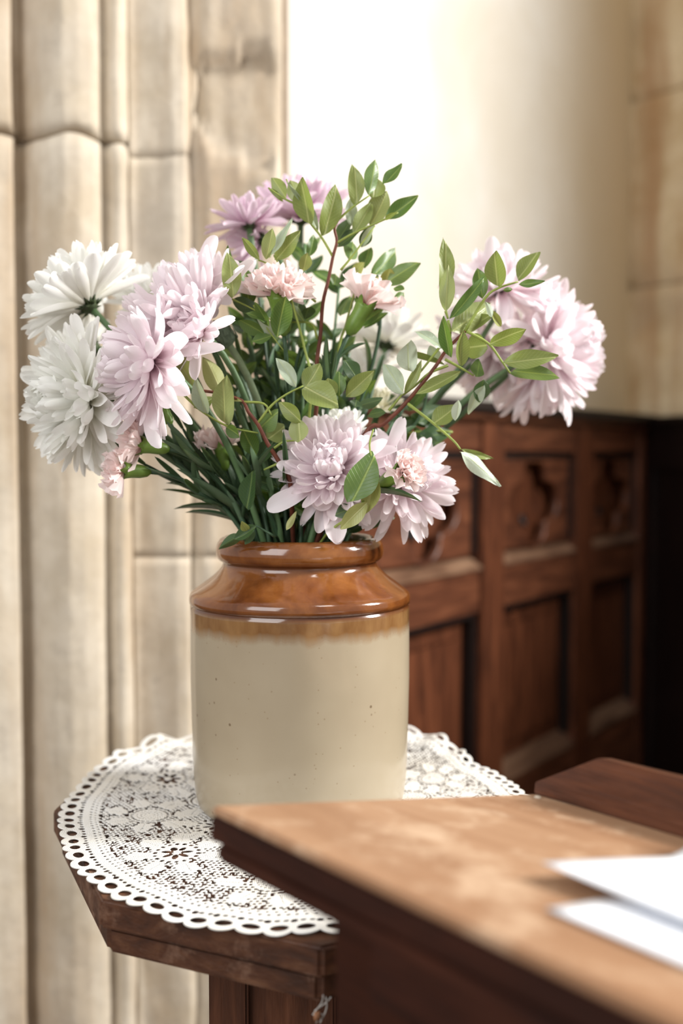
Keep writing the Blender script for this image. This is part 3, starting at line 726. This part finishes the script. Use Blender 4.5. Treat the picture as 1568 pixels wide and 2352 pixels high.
mum('pale lilac chrysanthemum hanging lowest in the right-hand cluster', (1235, 855), .955, (.1, -.1, -.6), 118, 70, 'p_pink', 80, mouth(.8, .2), droop=.6, seed=18)
mum('blurred white chrysanthemum at the back against the cream wall', (885, 795), 1.0, (.12, .35, .85), 115, 90, 'p_white', 85, mouth(.3, .9), seed=19)
mum('blurred white chrysanthemum low at the back of the bouquet', (835, 872), 1.0, (-.2, .1, .95), 90, 70, 'p_white', 85, mouth(.1, .95), seed=20)
mum('small cream chrysanthemum behind the brown twig', (868, 940), .88, (.15, -.3, .8), 66, 70, 'p_cream', 85, mouth(.4, .2), seed=22)
# ------------------------------------------------------------------ carnations and buds
blade_m = []
for i in range(4):
    cv = (-.6, .2, .7, 1.1)[i]
    def bf(u, v, cv=cv):
        s = u*2-1; wdt = .5*(math.sin(math.pi*min(1, .12+v*.88))**.6) if v < .999 else .0
        a = cv*v; return (s*wdt, math.sin(a)/cv if cv else v, (1-math.cos(a))/cv+abs(s)*wdt*.25)
    blade_m.append(grid_mesh('blade_leaf', bf, 2, 8, M['l_blade']))
def blades(t, path, rg, n, lo=2, hi=9, Ls=.045):
    for k in range(n):
        i = rg.randint(lo, hi); p = path[i]; tg = (path[i-1]-path[i]).normalized()
        sd = Vector((rg.uniform(-1, 1), rg.uniform(-.6, .3), rg.uniform(-.4, .4))).normalized()
        d = (tg+sd*.55).normalized(); L = Ls*rg.uniform(.6, 1.2)
        add_inst('blade_leaf', rg.choice(blade_m), t, p, d, -sd+tg*.3+Vector((0, -.5, 0)), L*.06, L, L)
def carnation(label, top, base, Y, Y2, Rpx, mth, n=26, sr=.0016, seed=0, grp=None, thmax=92, flat=1.0, nbl=4):
    rg = random.Random(seed+50); a = atY(*base, Y2); b = atY(*top, Y); axis = (b-a).normalized(); Lc = (b-a).length
    t = thing('carnation', label, 'flower', b, 0, grp)
    path = [p-b for p in stem_path(a, axis, mth, .04)]
    V, Fc = tube_data(path, sr, 8); mesh_obj('stem', V, Fc, M['s_dark'], t)
    cr_ = max(.0048, Lc*.23); pr_ = [(sr, -.02*Lc), (cr_*.75, .10*Lc), (cr_, .35*Lc), (cr_*1.02, .62*Lc), (cr_*1.15, .80*Lc), (cr_*1.3, .9*Lc), (cr_*1.1, .88*Lc), (cr_*.5, .7*Lc)]
    parts = [lathe_data(pr_, 14, a-b, axis)]; q = axis.to_track_quat('Z', 'Y')
    for k in range(5):   # teeth
        an = k*1.2566; c = q @ Vector((math.cos(an), math.sin(an), 0)); s = q @ Vector((-math.sin(an), math.cos(an), 0)); o_ = a-b+axis*.84*Lc
        parts.append(([o_+c*cr_*1.15-s*cr_*.62, o_+c*cr_*1.15+s*cr_*.62, o_+c*cr_*1.75+axis*Lc*.30, o_+c*cr_*1.0+axis*.05*Lc], [(0, 1, 2), (0, 2, 3), (1, 3, 2)]))
    V, Fc = join_data(parts); mesh_obj('calyx', V, Fc, M['calyx_green'], t)
    R = pxm(Rpx, Y); xa = axis.orthogonal().normalized(); ya = axis.cross(xa)
    for i in range(n):
        f = (i+.5)/n; th = math.radians(thmax)*f**.75; ph = i*2.4+rg.uniform(-.3, .3); rad = xa*math.cos(ph)+ya*math.sin(ph)
        d = axis*math.cos(th)+rad*math.sin(th); L = R*(.62+.4*f)*rg.uniform(.9, 1.1)
        add_inst('petal', rg.choice(CS), t, -axis*.1*R+rad*.06*R, d, axis+rad.cross(axis)*rg.uniform(-.9, .9)-d*.01, L*1.05, L, L*1.2)
    blades(t, path, rg, nbl)
    return t
carnation('pink carnation standing upright in the centre beside the leafy twig', (640, 668), (652, 770), .785, .79, 84, mouth(-.1, 0), 30, seed=1, thmax=96)
carnation('pale pink carnation tilted right, seen from its green calyx side', (843, 694), (800, 768), .80, .80, 82, mouth(.3, .1), 20, seed=2, thmax=72)
carnation('small pink carnation at the lower left, the upper of two', (318, 1022), (388, 1032), .765, .77, 66, mouth(-.8, -.4), 20, seed=3, thmax=75)
carnation('small pink carnation at the lower left, the lower of two', (276, 1080), (345, 1084), .76, .77, 60, mouth(-.9, -.2), 14, seed=4, thmax=75)
carnation('small pink carnation half hidden among the left stems', (506, 1022), (518, 1082), .80, .80, 62, mouth(-.5, .1), 20, seed=5, thmax=90)
carnation('small salmon pink carnation in front of the right lilac flower', (928, 1082), (872, 1112), .735, .75, 56, mouth(.5, -.4), 24, seed=6, thmax=80)
def bud(label, top, base, Y, r, mth, mat, smat, sr, seed=0, grp=None, nbl=2, cat='flower bud'):
    rg = random.Random(seed+90); a = atY(*base, Y); b = atY(*top, Y); ax = (b-a).normalized(); L = (b-a).length
    t = thing('flower_bud', label, cat, a, 0, grp); path = [p-a for p in stem_path(a, ax, mth, .05)]
    V, Fc = tube_data(path, sr, 8); mesh_obj('stem', V, Fc, M[smat], t)
    pr_ = [(sr, 0), (r*.7, .08*L), (r, .35*L), (r*.95, .6*L), (r*.6, .85*L), (r*.15, L)]
    parts = [lathe_data(pr_, 14, Vector(), ax)]; q = ax.to_track_quat('Z', 'Y')
    for ring in range(4):
        for k in range(9):
            an = (k+ring*.5)*.698; c = q @ Vector((math.cos(an), math.sin(an), 0)); s = q @ Vector((-math.sin(an), math.cos(an), 0)); z0 = (.1+.2*ring)*L
            rr = r*1.03 if ring < 3 else r*.8
            parts.append(([c*rr-s*r*.22+ax*z0, c*rr+s*r*.22+ax*z0, c*(rr*(1.08 if ring < 2 else .85))+ax*(z0+.26*L)], [(0, 1, 2)]))
    V, Fc = join_data(parts); mesh_obj('bud_scales', V, Fc, M[mat], t, False)
    blades(t, path, rg, nbl)
bud('fat grey-green flower bud on a thick pale stem', (488, 738), (528, 795), .80, .0088, mouth(-.2, .3), 'bud_grey', 's_pale', .0026, 1, nbl=0)
for i, (tp, bs, Y, mt) in enumerate((((368, 925), (392, 975), .78, (-.7, -.2)), ((560, 760), (572, 800), .86, (-.3, .5)), ((860, 640), (868, 672), .84, (.35, .4)),
                                     ((700, 770), (690, 800), .84, (0, .3)))):
    bud(['closed green carnation bud under the drooping pink flower', 'small green carnation bud right of the grey-green bud', 'small green carnation bud between the two upper carnations',
         'small green carnation bud left of the red-brown twig'][i], tp, bs, Y, .0040, mouth(*mt), 'calyx_green', 's_dark', .0014, 5+i)
# stems with narrow blades that fan out on the left and fill the neck of the jar
fan = [((300, 965), .80), ((340, 1000), .79), ((330, 1065), .785), ((420, 985), .80), ((395, 1050), .79), ((455, 1010), .81), ((425, 1110), .79), ((455, 1130), .775), ((480, 940), .82),
       ((520, 900), .83), ((560, 860), .84), ((540, 1050), .80), ((600, 980), .82), ((640, 900), .84), ((700, 930), .85), ((830, 1060), .83), ((880, 1020), .84), ((960, 1020), .86),
       ((500, 1080), .78), ((580, 1100), .77), ((660, 1090), .77), ((620, 820), .86), ((560, 700), .88), ((800, 800), .88), ((860, 880), .87), ((760, 860), .86)]
for i, ((x, y), Y) in enumerate(fan):
    rg = random.Random(i+300); p0 = atY(x, y, Y); m_ = mouth(max(-.9, min(.9, (x-690)/330)), rg.uniform(-.7, .7)); ax = (p0-m_).normalized()
    zone = 'left' if x < 480 else ('mid' if x < 720 else 'right')
    t = thing('bladed_sprig', {'left': 'thin dark green sprig with narrow blades leaning out left below the drooping flower', 'mid': 'thin dark green sprig with narrow blades standing over the jar mouth',
               'right': 'thin dark green sprig with narrow blades behind the front lilac-pink flowers'}[zone], 'sprig', p0, 0, 'narrow-bladed sprigs, '+zone)
    path = [p-p0 for p in stem_path(p0, ax, m_, .04)]; V, Fc = tube_data(path, [.0009]+[.0018]*(len(path)-1), 7); mesh_obj('stem', V, Fc, M['s_dark'], t)
    blades(t, path, rg, 4, 1, 10, .04)
    sd = Vector((.3, -.2, .1)); add_inst('blade_leaf', blade_m[i % 4], t, Vector(), ax, Vector((0, -1, .2)), .004, .035, .035)
# ------------------------------------------------------------------ leaves
def leaf_fn(bend, fold, side, wav):
    def fn(u, v):
        s = u*2-1; wdt = .5*(math.sin(math.pi*v**.85)**.85 if 0 < v < 1 else 0)
        wdt = max(wdt, .015)
        a = bend*v; y = (math.sin(a)/bend); z = (1-math.cos(a))/bend
        return (s*wdt+side*math.sin(math.pi*v)*.6, y, z*1+abs(s)*wdt*fold+wav*.05*math.sin(v*9+s*2)*abs(s))
    return fn
LS = {}
for mk in ('l_olive', 'l_dark', 'l_green', 'l_pale', 'l_yellow'):
    LS[mk] = [grid_mesh('leaf', leaf_fn(b, f, s, w_), 6, 10, M[mk]) for b, f, s, w_ in ((.5, .3, .0, 1), (-.5, .25, .15, 1), (.3, .5, -.2, .5), (-.3, .2, .25, 1.2), (.9, .35, 0, 1))]
KM = {'o': 'l_olive', 'd': 'l_dark', 'g': 'l_green', 'p': 'l_pale', 'y': 'l_yellow'}
def add_leaf(t, o0, A, B, wd, mk, rg):
    d = B-A; L = d.length; view = Vector((0, -1, .12)); side = d.cross(view).normalized()
    tl = rg.uniform(-.55, .55); z = view*math.cos(tl)+side*math.sin(tl)
    if rg.random() < .3: z = -z
    m = rg.choice(LS[mk]); add_inst('leaf', m, t, A-o0, d+Vector((0, rg.uniform(-.15, .15)*L, 0)), z, wd/max(.75, math.cos(tl)), L, L*.55)
def branch(label, main, twigs, leaves, Y, tf, grp=None, seed=0, to=None, mr=.0016, mt='s_red', tm='s_lime'):
    """main: list of (px,py,Y); twigs the same; leaves (bx,by,tx,ty,w,kind) through crop transform tf"""
    rg = random.Random(seed+700)
    cx, cy, sc = tf
    P = [atY(cx+p[0]/sc, cy+p[1]/sc, p[2] if len(p) > 2 else Y) for p in main]
    t = thing('leafy_branch', label, 'branch', P[0], 0, grp); o0 = P[0]
    if to is not None:
        P = P+[to, Vector((JX*1.4-to.x*.4, JY*1.4-to.y*.4, MZ-.07))]
    pth = smooth_path(P, 4); n = len(pth); V, Fc = tube_data([p-o0 for p in pth], [mr*(.55+.6*i/n) for i in range(n)], 8); mesh_obj('stem', V, Fc, M[mt], t)
    for tw in twigs:
        q = [atY(cx+p[0]/sc, cy+p[1]/sc, p[2] if len(p) > 2 else Y) for p in tw]; pp = smooth_path(q, 4); n = len(pp)
        V, Fc = tube_data([p-o0 for p in pp], [mr*(.62-.3*i/n) for i in range(n)], 7); mesh_obj('twig', V, Fc, M[tm], t)
    for lf in leaves:   # base to tip, a little over the seen length because leaves curl
        bx, by, tx, ty, wd, kd = lf[:6]; Yl = Y+rg.uniform(-.008, .008)+(lf[6] if len(lf) > 6 else 0)
        A = atY(cx+bx/sc, cy+by/sc, Yl); B = atY(cx+tx/sc, cy+ty/sc, Yl+rg.uniform(-.012, .012)); B = A+(B-A)*1.07
        add_leaf(t, o0, A, B, pxm(wd/sc, Yl)*1.36, KM[kd], rg)
    return t
T2 = (450, 340, 2.8); T3 = (900, 500, 2.8); T4 = (380, 780, 2.306)
branch('tall leafy branch with red-brown twig rising at the top centre', [(910, 465), (890, 520), (905, 600), (880, 700), (850, 850), (815, 1000), (800, 1200), (775, 1400), (780, 1600)],
       [[(910, 465), (1000, 385), (1115, 305)], [(905, 610), (1010, 550), (1210, 460), (1300, 415)], [(880, 700), (810, 580), (740, 490), (660, 385), (580, 200)], [(670, 370), (575, 330), (465, 255)],
        [(780, 1230), (740, 1130), (600, 1120)], [(770, 990), (670, 905)], [(930, 785), (1000, 700), (1150, 500)]],
       [(578, 330, 475, 185, 66, 'o'), (672, 360, 600, 170, 78, 'o'), (745, 495, 700, 205, 92, 'o'), (810, 565, 905, 238, 95, 'o'), (1020, 370, 1005, 118, 80, 'o'), (1110, 300, 1168, 62, 68, 'g'),
        (1130, 320, 1155, 168, 95, 'o'), (1200, 235, 1308, 105, 60, 'g'), (1120, 500, 1250, 280, 98, 'o', .01), (1010, 548, 1130, 325, 74, 'o', .01), (1215, 458, 1425, 322, 78, 'g'), (905, 640, 1085, 520, 60, 'd', .012),
        (985, 715, 1040, 560, 78, 'g', .015), (1065, 640, 1100, 500, 60, 'd', .02), (1060, 640, 1150, 480, 40, 'p', .02), (1000, 500, 985, 330, 60, 'p', .02), (905, 600, 990, 440, 70, 'd', .02), (780, 540, 700, 330, 40, 'p', .01),
        (560, 345, 465, 255, 25, 'o'), (1215, 460, 1300, 410, 22, 'o'), (700, 370, 575, 195, 18, 'p')],
       .80, T2, seed=1, to=mouth(.05, .1))
branch('leafy branch spreading right behind the tilted carnation', [(1060, 760), (1040, 850), (1000, 1000), (960, 1150), (900, 1400)],
       [[(1040, 850), (1130, 815), (1230, 885)]],
       [(1085, 775, 1132, 648, 68, 'g'), (1128, 812, 1296, 627, 80, 'g'), (1228, 882, 1432, 748, 84, 'g'), (1215, 868, 1246, 765, 66, 'y'), (1008, 815, 1082, 742, 56, 'y'), (1270, 900, 1345, 925, 42, 'g', -.005),
        (1275, 965, 1345, 930, 40, 'g'), (1030, 1150, 1195, 1040, 44, 'g'), (1080, 1160, 1225, 1070, 40, 'g'), (930, 1080, 985, 925, 62, 'g', .01), (880, 880, 905, 800, 60, 'g')],
       .82, T2, seed=2, to=mouth(.3, .3), mt='s_lime', mr=.0011)
branch('leafy branch behind the upright carnation, left of the tall twig', [(500, 690), (560, 800), (620, 1000), (700, 1300), (740, 1600)],
       [[(230, 970), (345, 1025), (460, 1090), (540, 1150)], [(370, 1010), (450, 1150), (560, 1300)], [(400, 720), (470, 750), (560, 830)]],
       [(450, 715, 500, 528, 62, 'o'), (480, 700, 604, 465, 42, 'p'), (505, 718, 660, 535, 78, 'o'), (690, 790, 712, 672, 62, 'o'), (410, 720, 308, 565, 40, 'o'), (230, 965, 205, 680, 92, 'o', -.01),
        (235, 960, 205, 645, 70, 'g', .012), (345, 1020, 300, 780, 80, 'g'), (235, 970, 420, 1035, 70, 'd', .01), (520, 1215, 575, 940, 100, 'g', -.025), (270, 1110, 440, 1200, 60, 'g'), (360, 1245, 485, 1215, 56, 'g'),
        (600, 1010, 700, 1100, 60, 'g'), (455, 1120, 330, 1060, 40, 'g'), (500, 1210, 390, 1080, 50, 'p', .01), (480, 700, 430, 640, 50, 'y', .02), (470, 1150, 380, 960, 44, 'g'), (620, 1120, 650, 970, 90, 'd', .03), (700, 1100, 720, 1000, 70, 'd', .03), (720, 700, 760, 560, 50, 'g', .04)],
       .785, T2, seed=3, to=mouth(-.1, .3), mt='s_lime', mr=.0011)
branch('leafy branch with brown twig reaching right across the lilac flowers', [(470, 730), (350, 850), (270, 970), (90, 1190), (-60, 1330), (-185, 1410)],
       [[(360, 660), (375, 730), (370, 840)], [(345, 600), (360, 650)], [(470, 730), (600, 515), (690, 450), (810, 412)], [(480, 730), (620, 810), (700, 915), (760, 1000)], [(340, 910), (440, 965), (525, 1015)],
        [(375, 740), (300, 840), (215, 950), (145, 1040)], [(100, 1195), (250, 1310), (390, 1430), (440, 1490)], [(360, 950), (240, 1000), (150, 1080), (70, 1140)], [(-20, 1240), (70, 1130)]],
       [(325, 512, 337, 145, 78, 'o'), (345, 605, 355, 312, 74, 'o', -.006), (370, 650, 597, 378, 60, 'g'), (583, 520, 545, 352, 74, 'g', .008), (695, 446, 672, 222, 94, 'o'), (815, 410, 952, 240, 78, 'o', .005), (813, 428, 968, 402, 40, 'g'),
        (385, 732, 708, 512, 124, 'o', -.012), (382, 900, 342, 645, 58, 'g', -.005), (447, 955, 452, 738, 70, 'o', -.008), (615, 835, 462, 850, 125, 'o'), (628, 812, 868, 698, 74, 'o'), (712, 930, 1057, 874, 92, 'o'),
        (745, 915, 938, 878, 70, 'p', .005), (760, 1000, 1063, 1022, 66, 'g'), (535, 1020, 545, 915, 66, 'd'), (590, 1040, 540, 1185, 82, 'd'), (595, 1075, 500, 1265, 60, 'p', -.004), (258, 1330, 412, 1228, 94, 'o'), (405, 1305, 430, 1182, 50, 'p'),
        (445, 1490, 643, 1545, 34, 'o'), (438, 1505, 675, 1726, 72, 'p', -.006), (440, 990, 160, 1150, 64, 'o'), (320, 840, 163, 718, 54, 'p'), (130, 990, 112, 788, 108, 'p'), (68, 1135, -60, 955, 88, 'p', -.01), (80, 1125, 185, 925, 46, 'o'),
        (335, 945, 60, 878, 32, 'o'), (500, 715, 640, 640, 60, 'o', .004), (280, 920, 240, 830, 60, 'p', .01), (640, 640, 600, 545, 30, 'p'), (700, 700, 640, 600, 40, 'y', .01), (715, 465, 785, 462, 22, 'g')],
       .775, T3, seed=4, to=mouth(.3, -.3), mr=.0019)
branch('dark leafy sprig behind the twig, right of the centre', [(230, 1120), (180, 1280), (60, 1420), (-100, 1600)], [[(390, 1380), (250, 1370), (60, 1390)]],
       [(105, 1245, 272, 1070, 60, 'd'), (170, 1320, 335, 1200, 80, 'd'), (170, 1395, 395, 1365, 80, 'd'), (120, 1270, 230, 1340, 70, 'd'), (60, 1380, -20, 1290, 60, 'd'), (150, 1420, 290, 1460, 80, 'd'), (190, 1500, 300, 1500, 60, 'd'), (220, 1560, 130, 1420, 60, 'd')],
       .86, T3, seed=5, to=mouth(.5, .2), mt='s_dark')
branch('leafy branch with red-brown twig arching left over the dark stems', [(30, 215, .765), (150, 262, .765), (285, 285, .765), (405, 325, .765), (440, 385), (490, 450), (540, 550), (600, 645), (660, 760)],
       [[(410, 330), (520, 340), (560, 400)], [(490, 440), (560, 350), (640, 290), (730, 245)], [(70, 265), (180, 370), (330, 460), (490, 495)], [(575, 575), (630, 540), (700, 535)], [(600, 655), (520, 690)]],
       [(150, 252, 62, 85, 92, 'y'), (283, 282, 196, 92, 78, 'y'), (332, 452, 322, 188, 86, 'o'), (150, 362, 250, 300, 52, 'o'), (225, 395, 168, 212, 60, 'p', .006), (300, 300, 410, 330, 20, 'y'), (320, 468, 388, 512, 48, 'g'), (485, 470, 582, 368, 76, 'g', .01),
        (535, 520, 632, 448, 82, 'o', .01), (30, 240, 130, 262, 30, 'o'), (480, 612, 392, 455, 72, 'g', .01), (440, 905, 482, 700, 70, 'd'), (500, 655, 600, 522, 64, 'd', .01), (735, 262, 832, 140, 82, 'o'), (722, 262, 912, 368, 108, 'o', -.008), (700, 545, 690, 415, 78, 'o', -.004), (715, 440, 600, 338, 60, 'o', -.004),
        (690, 252, 588, 98, 56, 'p'), (880, 312, 852, 203, 66, 'o', -.004), (915, 302, 912, 168, 54, 'g', .004), (955, 302, 1108, 168, 72, 'o'), (1012, 215, 948, 108, 68, 'd', .02), (1020, 345, 1142, 308, 44, 'd', .01), (1005, 355, 1010, 320, 50, 'd'), (1070, 405, 1170, 385, 36, 'd', .02), (560, 650, 600, 540, 50, 'd', .02)],
       .765, T4, seed=6, to=mouth(-.1, -.4), mr=.0017)
branch('short leafy sprig hanging in front of the jar neck with a curled pale leaf', [(1100, 475), (1080, 560), (1095, 680), (1060, 820), (1000, 920)], [],
       [(962, 862, 1086, 598, 124, 'g'), (1098, 700, 1060, 900, 76, 'y', -.004), (1070, 860, 915, 1000, 66, 'y', -.004), (1000, 900, 900, 930, 60, 'd', .01)], .735, T4, seed=7, to=mouth(.35, -.75), mt='s_lime', mr=.001)
branch('limp dark leaf sprig with a yellow patch lying over the jar rim', [(480, 985), (530, 1015), (570, 1040)], [],
       [(480, 985, 380, 1050, 50, 'd'), (400, 1040, 268, 1118, 44, 'd', -.006), (440, 1010, 405, 965, 34, 'y', -.002), (470, 1010, 420, 1080, 36, 'd'), (640, 1010, 692, 918, 26, 'y')], .752, T4, seed=8, to=mouth(-.3, -.85), mt='s_dark', mr=.0012)
# filler sprigs: dark foliage deep in the bouquet
fill = [((590, 640), .86), ((560, 830), .86), ((620, 760), .87), ((660, 700), .88), ((700, 820), .86), ((640, 900), .85), ((750, 760), .89), ((830, 860), .87), ((780, 640), .89), ((590, 1010), .83), ((680, 1060), .81), ((860, 1010), .85), ((930, 930), .88),
        ((570, 740), .88), ((700, 560), .90), ((800, 940), .85), ((720, 960), .84), ((540, 870), .84), ((640, 1120), .79), ((820, 1140), .80), ((740, 1160), .78), ((980, 1010), .87), ((900, 1160), .82)]
for i, ((x, y), Y) in enumerate(fill):
    rg = random.Random(i+900); p0 = atY(x, y, Y); m_ = mouth(max(-.85, min(.85, (x-690)/300)), rg.uniform(-.3, .8)); 
    zone = 'upper' if y < 800 else ('middle' if y < 990 else 'low')
    t = thing('leafy_sprig', {'upper': 'dark green leafy sprig behind the two upright carnations', 'middle': 'dark green leafy sprig deep in the middle of the bouquet',
               'low': 'dark green leafy sprig close above the jar rim'}[zone], 'sprig', p0, 0, 'dark leafy sprigs, '+zone)
    path = stem_path(p0, (p0-m_).normalized(), m_, .04); V, Fc = tube_data([p-p0 for p in path], .0013, 6); mesh_obj('stem', V, Fc, M['s_green' if i % 3 else 's_dark'], t)
    for k in range(13):
        j = min(10, int(k*.85)); A = path[j].lerp(path[j+1], rg.random()); tg = (path[j]-path[j+1]).normalized(); sd = Vector((1 if k % 2 else -1, rg.uniform(-.5, .5), rg.uniform(-.2, .3))).normalized()
        L = rg.uniform(.018, .030); d = (tg*.9+sd).normalized(); add_leaf(t, p0, A, A+d*L, L*rg.uniform(.32, .42), 'l_dark' if rg.random() < .6 else 'l_green', rg)
# ------------------------------------------------------------------ reading desk
def camd(px, py, dep): return CAM+ray(px, py)*dep
P1 = camd(485, 1850, .50); P2 = camd(1232, 1826, .625)
e1 = (Vector((784-784, 0, 0))-ray(-1021, 1152)); e1 = (-ray(-1021, 1152)).normalized()
e2 = P2-P1; LW = e2.length; e2n = (e2-e1*e2.dot(e1)).normalized(); nn_ = e2n.cross(e1).normalized()
if nn_.z < 0: nn_ = -nn_
dk = thing('reading_desk', 'sloping oak reading desk with sunlit worn top, in front of the jar', 'desk', (P1.x, P1.y, 0)); dO = Vector(dk.location)
def D(a, b, h): return P1+e1*a+e2n*b+nn_*h-dO
def dbox(name, a0, a1, b0, b1, h0, h1, mat, bev=.0015, par=None):
    bm = bmesh.new(); prism(bm, [(a0, b0), (a1, b0), (a1, b1), (a0, b1)], h0, h1, D)
    if bev: bmesh.ops.bevel(bm, geom=bm.edges[:], offset=bev, segments=3, affect='EDGES')
    return bm_obj(name, bm, mat, par or dk)
wdt = e2.dot(e2n)
LE = .95
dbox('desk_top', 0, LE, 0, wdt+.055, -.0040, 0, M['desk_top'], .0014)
dbox('desk_board', .0006, LE, .0006, wdt+.055, -.0155, -.0041, M['desk_shade'], .001)  # same board as the top, edge shade painted into its colour
# moulded edge facing the viewer (shade in its colour) under the top
dbox('edge_moulding', .004, LE-.01, .003, wdt+.02, -.0245, -.0157, M['desk_shade'], .002)
dbox('apron', .110, LE-.02, .012, wdt+.0, -.050, -.0247, M['desk_shade'], .003)
# vertical carcass
h1 = Vector((e1.x, e1.y, 0)).normalized(); h2 = Vector((-h1.y, h1.x, 0)); 
if h2.dot(e2n) < 0: h2 = -h2
best = min(np.linspace(0, .3, 301), key=lambda s: abs((lambda q: 784+F*q.x/(q.y*CP-(q.z-CH)*SP))(P1+h1*s+h2*.016+Vector((0, 0, -.05)))-768))
def K(a, b, z): return Vector((P1.x, P1.y, 0))+h1*(best+a)+h2*(.016+b)+Vector((0, 0, z))-dO
def kbox(name, a0, a1, b0, b1, z0, z1, mat, bev=.001):
    bm = bmesh.new(); prism(bm, [(a0, b0), (a1, b0), (a1, b1), (a0, b1)], z0, z1, K)
    if bev: bmesh.ops.bevel(bm, geom=bm.edges[:], offset=bev, segments=2, affect='EDGES')
    return bm_obj(name, bm, mat, dk)
zt = P1.z-.0262
def topz(b): return zt + (e2n.z/ max(.01, math.hypot(e2n.x, e2n.y)))*b
kd = min(wdt-.02, .20)
bm = bmesh.new()   # carcass side-on prism following the slope of the top
pts = [(.014, 0), (kd, 0), (kd, topz(kd)-.004), (.014, topz(.014)-.002)]
prism(bm, pts, 0.001, .80, lambda b, z, a: K(a, b, z)); bm_obj('carcass', bm, M['desk_shade'], dk)
kbox('stile', 0, .052, 0, .0138, 0, zt-.001, M['desk_shade'])
kbox('shadow_bead', .054, .066, .003, .0138, 0, zt-.032, M['oak_shade'])  # vertical shadow line beside the stile, made as a dark strip
kbox('stile', .068, .098, 0, .0138, 0, zt-.031, M['desk_shade'])
kbox('rail', .0525, .80, 0, .0138, zt-.030, zt-.001, M['desk_shade'])
kbox('rail', .0985, .80, .0, .0138, .10, .20, M['desk_shade'])
kbox('panel', .0985, .40, .009, .0138, .201, zt-.0305, M['oak_shade'])
kbox('stile', .4005, .45, 0, .0138, .201, zt-.0305, M['desk_shade'])
kbox('panel', .4505, .80, .009, .0138, .201, zt-.0305, M['oak_shade'])
# book ledge at the low side with its clipped end
lb0 = wdt; lt = .011
bm = bmesh.new(); prism(bm, [(0, .0002), (LE-.02, .0002), (LE-.02, .0295), (.045, .0295), (0, .0068)], lb0+.001, lb0+.001+lt, lambda a, h, b: D(a, b, h))
bmesh.ops.bevel(bm, geom=bm.edges[:], offset=.0007, segments=2, affect='EDGES'); bm_obj('book_ledge', bm, M['ledge'], dk)
V, Fc = lathe_data([(.0001, 0), (.0022, 0), (.0022, .0004), (.0014, .0010), (.0001, .0012)], 12, D(.010, lb0-.006, 0.0), nn_)
mesh_obj('nail_head', V, Fc, M['stone'], dk)
# papers
def on_desk(px, py):
    p = atPlane(px, py, P1, nn_)-P1; return p.dot(e1), p.dot(e2n)
paper = simple('white_paper', (.84, .86, .90), .7, .2, 12, .02, .1, .0005)
def sheet(name, label, cpx, La, Lb, h0, lift, seed, rot=0.0):
    a0, b0 = on_desk(*cpx); na, nb = 34, 26; V = []; Fc = []
    for j in range(nb+1):
        for i in range(na+1):
            a, b = La*i/na, Lb*j/nb
            ar = a*math.cos(rot)-b*math.sin(rot); br = a*math.sin(rot)+b*math.cos(rot)
            bb = b0+br; h = h0+lift*(.0030*(1+math.sin(a*38+seed))*math.exp(-b*14)+.004*max(0, 1-a/.03)*max(0, 1-b/.03))
            over = bb-(wdt-.070)
            if over > 0: h += .056*(1-math.exp(-(over/.045)**2))*min(1, .65+a*3)
            h += .0012*math.sin(a*20+b*30+seed)*min(1, b*12)+.0012
            V.append(P1+e1*(a0+ar)+e2n*bb+nn_*h)
    for j in range(nb):
        for i in range(na): q = j*(na+1)+i; Fc.append((q, q+1, q+na+2, q+na+1))
    o0 = V[0].copy(); o = mesh_obj(name, [v-o0 for v in V], Fc, paper); o.location = o0
    md = o.modifiers.new('t', 'SOLIDIFY'); md.thickness = .0002; md.offset = 1
    tag(o, label, 'paper'); return o
sheet('paper_sheet', 'white sheet of paper, the lower one, flat on the sloping desk', (1254, 2096), .297, .15, .0002, .0, 1.0, -.0)
sheet('paper_sheet', 'white curling sheet of paper, the upper one, rising over the desk ledge', (1240, 2024), .297, .19, .0052, .10, 2.0, -.03)
